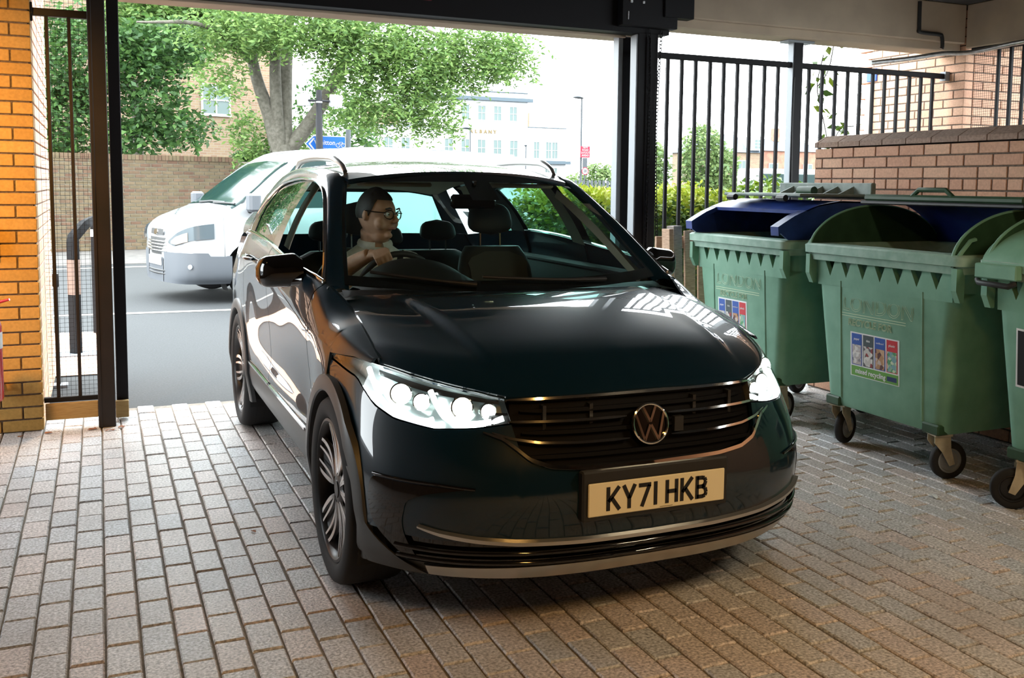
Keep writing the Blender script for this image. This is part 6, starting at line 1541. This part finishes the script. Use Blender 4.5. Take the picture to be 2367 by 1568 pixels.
cb = MB().tube([(5.150 - 5.2, -.045, 2.4), (5.145 - 5.2, -.045, 2.0), (5.16 - 5.2, -.045, 1.3)], .006, 6); cb.build('cable_tie', M['black_plastic'], RL)
# side screen above the low wall
SR = empty('side_railings', (6.86, 5.2, 0)); tag(SR, 'barred mesh screen under the beam above the low wall', 'railings')
sb_ = MB().cbox((-.012, -.012, .9), (.012, .012, 2.72), .002).mesh('bar', M['black_paint'])
for i in range(22): inst(sb_, 'bar', SR, (0, 1.02 - i * .125, 0))
MB().cbox((-.02, -1.8, .88), (.02, 1.3, .92), .003).build('bottom_rail', M['black_paint'], SR); MB().cbox((-.02, -1.8, 2.68), (.02, 1.3, 2.72), .003).build('top_rail', M['black_paint'], SR)
ms = MB()
for i in range(60): ms.box((.018, 1.3 - 1.3 * i / 60, 1.8), (.0016, .0016, 1.76))
for i in range(80): ms.box((.020, .65, .93 + 1.75 * i / 80), (.0016, 1.3, .0016))
ms.build('wire_mesh', M['black_paint'], SR, kind='stuff')
# conduit and cable on the beams
def pipe(name, pts, r, m_, label, cat, n=10):
    p0 = Vector(pts[0]); c = spl(range(len(pts)), pts); o = MB().tube([Vector(c(x)) - p0 for x in frange(0, len(pts) - 1, 8 * (len(pts) - 1) + 1)], r, n).build(name, M[m_], None, smooth=60); o.location = p0; return tag(o, label, cat)
pipe('conduit', [(5.93, 6.70, 2.560), (6.25, 6.60, 2.605), (6.50, 6.50, 2.650), (6.66, 6.40, 2.655), (6.74, 6.25, 2.672), (6.79, 5.9, 2.70), (6.79, 5.0, 2.70), (6.79, 3.0, 2.70)], .020, 'steel', 'galvanised steel conduit running under the concrete beams', 'pipe')
pipe('cable', [(6.28, 6.540, 3.07), (6.285, 6.540, 2.86), (6.30, 6.540, 2.82), (6.50, 6.540, 2.815), (6.54, 6.540, 2.80), (6.55, 6.540, 2.72), (6.545, 6.545, 2.70)], .016, 'black_plastic', 'black cable stepping down the cream beam', 'cable')
PQ = MB().cbox((0, 0, 0), (.02, .13, .12), .004).build('alarm_plate', M['st_blue'], None); PQ.location = (6.808, 7.62, 2.54); tag(PQ, 'small blue plate on the corner of the far brick pier', 'sign')
pipe('downpipe', [(6.80, 7.70, .1), (6.80, 7.70, 1.0), (6.80, 7.70, 2.0), (6.80, 7.70, 2.5)], .030, 'white_plain', 'white downpipe on the edge of the far brick pier', 'pipe')
# hoop barrier on the footway
BR = empty('hoop_barrier', (-.15, 9.5, 0)); tag(BR, 'dark hoop barrier with reflective band seen through the mesh screen', 'barrier')
M['barrier'] = mat('barrier_black', (0.010, 0.010, 0.011), 0.7, spec=0.08)
M['refl'] = mat('reflective_band', (0.16, 0.10, 0.075), 0.5)
MB().tube([(-.06, 0, .01), (-.06, 0, .97), (-.055, .005, 1.01), (.03, .08, 1.115), (.045, .1, 1.125), (.12, 1.3, 1.125)], .05, 4).build('hoop', M['barrier'], BR, smooth=60)
MB().tube([(.12, 1.3, 0), (.12, 1.3, 1.12)], .05, 4).build('rear_leg', M['barrier'], BR, smooth=60)
MB().tube([(-.06, 0, .52), (-.06, 0, .82)], .052, 4).build('reflective_band', M['refl'], BR, smooth=60); MB().tube([(.12, 1.3, .95), (.12, 1.3, 1.02)], .052, 4).build('white_band', M['st_white'], BR, smooth=60)
MB().cbox((-.28, -.12, -.012), (.14, .10, .012), .004).build('foot_plate', M['grey_paint'], BR)
PS = empty('short_post', (-.30, 8.1, 0)); tag(PS, 'thin brown post by the reveal of the left pier', 'post'); MB().lathe([(.014, 0), (.014, .72), (.022, .73), (.022, .82), (.0005, .825)], 10).build('post_shaft', M['brown_paint'], PS, smooth=40); MB().cbox((-.06, -.06, -.012), (.06, .06, .01), .003).build('post_base', M['grey_paint'], PS)
# fire extinguisher at the left edge
FE = empty('fire_extinguisher', (-.585, 6.20, 0)); tag(FE, 'red fire extinguisher at the left edge against the brick pier', 'extinguisher')
M['ext_red'] = mat('extinguisher_red', (0.52, 0.010, 0.012), 0.25, 0, 0.5, 0.6)
MB().lathe([(.0005, .28), (.078, .29), (.085, .31), (.085, .70), (.075, .745), (.045, .775), (.025, .785), (.025, .81), (.0005, .812)], 32).build('cylinder', M['ext_red'], FE, smooth=40)
MB().lathe([(.0855, .58), (.0862, .585), (.0862, .665), (.0855, .67)], 32).build('label_band', M['st_white'], FE, smooth=40)
tm = text_mesh('SPRAY', .035, .0005, 'label_word', M['st_red']); 
inst(tm, 'label_word', FE, (.018, -.0875, .625), (PI / 2, 0, .2))
MB().tube([(0, 0, .80), (.06, -.02, .83), (.13, -.05, .85)], [.012, .010, .007], 8).build('lever', M['ext_red'], FE, smooth=50); MB().tube([(0, 0, .79), (-.05, -.03, .78), (-.10, -.05, .60), (-.095, -.05, .36)], .012, 8).build('hose', M['black_plastic'], FE, smooth=60)
MB().cbox((-.05, .06, .28), (.05, .44, .32), .004).build('wall_bracket', M['black_plastic'], FE)
WF = empty('wall_lamp', (-.545, 6.65, 2.53)); tag(WF, 'small dark round wall lamp at the top left of the brick pier', 'lamp'); MB().lathe([(.055, 0), (.055, .03), (.045, .06), (.02, .075), (.0005, .078)], 20, Matrix.Rotation(PI / 2, 4, 'X')).build('lamp_body', M['black_plastic'], WF, smooth=40); MB().lathe([(.058, .0), (.062, .012), (.058, .02)], 20, Matrix.Rotation(PI / 2, 4, 'X')).build('lamp_ring', M['steel'], WF, smooth=40)
NT = empty('wall_box', (-.60, 6.648, 1.05)); tag(NT, 'dark box at the left edge of the orange lit brick pier', 'box'); MB().cbox((-.06, -.05, 0), (.055, 0, .17), .004).build('box_body', M['black_plastic'], NT)
# broken pallet behind the bins
PT = empty('timber_pallet', (3.93, 6.34, 0)); tag(PT, 'upright broken timber pallet behind the bin nearest the gate', 'pallet')
M['raw_wood'] = noisy('weathered_wood', (0.34, 0.22, 0.15), (0.52, 0.36, 0.25), 7, 0.85, stretch=(3, 3, 30)); M['raw_wood2'] = noisy('grey_weathered_wood', (0.20, 0.18, 0.17), (0.34, 0.30, 0.27), 7, 0.85, stretch=(3, 3, 30))
for (x, y, w, h, t, m_, lean) in ((-.16, -.10, .035, 1.20, .11, 'raw_wood', .05), (-.06, -.04, .07, 1.22, .10, 'raw_wood2', .06), (.09, .02, .09, 1.18, .025, 'raw_wood', .04), (.22, .05, .09, 1.16, .025, 'raw_wood', .03)):
    o = MB().cbox((-w / 2, -t / 2, 0), (w / 2, t / 2, h), .003).build('board', M[m_], PT); o.location = (x, y, .003); o.rotation_euler = (-.02, -lean * .6, 0)
for z in (.25, 1.05): o = MB().cbox((-.2, .07, z), (.27, .10, z + .09), .003).build('cross_board', M['raw_wood'], PT)
# litter and fallen leaves
M['dead_leaf'] = noisy('dead_leaf', (0.20, 0.07, 0.03), (0.33, 0.14, 0.06), 60, 0.8); M['litter'] = mat('pale_litter', (0.62, 0.66, 0.66), 0.5)
def leaflet(x, y, r, m_, seed, name='fallen_leaf', label=None, cat='leaf', group=None, z=.002):
    q = random.Random(seed); n = 9; vs = [(0, 0, r * .25)] + [(r * (1 + .4 * q.uniform(-1, 1)) * math.cos(2 * PI * k / n), r * .6 * (1 + .4 * q.uniform(-1, 1)) * math.sin(2 * PI * k / n), q.uniform(0, .35) * r) for k in range(n)]
    o = MB().add(vs, [(0, 1 + k, 1 + (k + 1) % n) for k in range(n)]).build(name, M[m_], None); o.location = (x, y, z); o.rotation_euler = (0, 0, q.uniform(0, 6)); tag(o, label, cat, group); return o
for i, (x, y, lab) in enumerate(((-.07, 6.56, 'large curled brown leaf against the left side of the gate post foot'), (.09, 6.57, 'tan leaf against the right side of the gate post foot'), (.03, 6.50, 'flat dark leaf just in front of the gate post foot'), (-.31, 6.56, 'brown leaf at the bottom corner of the left brick pier'), (-.45, 6.52, 'dark brown leaf at the pier foot near the extinguisher'))):
    leaflet(x, y, .030 - .002 * i, 'dead_leaf', i, label=lab)
leaflet(.57, 4.36, .016, 'dead_leaf', 40, label='single dark leaf on the paving left of the front wheel')
leaflet(3.70, 3.62, .030, 'litter', 50, 'paper_scrap', 'crumpled white scrap on the paving by the middle bin castor', 'litter')
leaflet(3.86, 3.87, .014, 'litter', 51, 'paper_scrap', 'tiny white scrap under the middle bin', 'litter')
leaflet(3.30, 4.05, .007, 'litter', 52, 'paper_scrap', 'small white speck on the paving right of the car', 'litter')
# housings and diffusers of the added lamps
M['lamp_diffuser'] = emis('lamp_diffuser', (1.0, 0.60, 0.22), 6.0)
for i, (lx, ly, lz, pw_) in enumerate(UNSEEN_LAMPS):
    if i == 0:
        t = empty('floodlight', (lx, ly, lz)); tag(t, 'amber floodlight added under the ceiling to light the left brick pier', 'lamp'); d_ = Vector((0.35, 2.35, -1.5)); Rq = d_.to_track_quat('-Z', 'Y').to_euler()
        h_ = MB().cbox((-.12, -.15, -.03), (.12, .15, .06), .01).build('lamp_housing', M['black_plastic'], t); h_.rotation_euler = Rq
        g_ = MB().cbox((-.10, -.13, -.036), (.10, .13, -.028), .002).build('lamp_diffuser', M['lamp_diffuser'], t); g_.rotation_euler = Rq
        MB().tube([(0, 0, 0), (0, -.02, .19)], .015, 8).build('lamp_stem', M['black_plastic'], t); continue
    t = empty('unseen_ceiling_lamp', (lx, ly, lz)); tag(t, ('', 'unseen warm strip lamp on the ceiling behind the camera', 'pale strip lamp added on the ceiling to brighten the bins and right floor')[i], 'lamp')
    MB().cbox((-.11, -.65, .0), (.11, .65, .07), .008).build('lamp_housing', M['grey_paint'], t); MB().cbox((-.08, -.62, -.045), (.08, .62, .002), .01).build('lamp_diffuser', M['lamp_diffuser'], t)
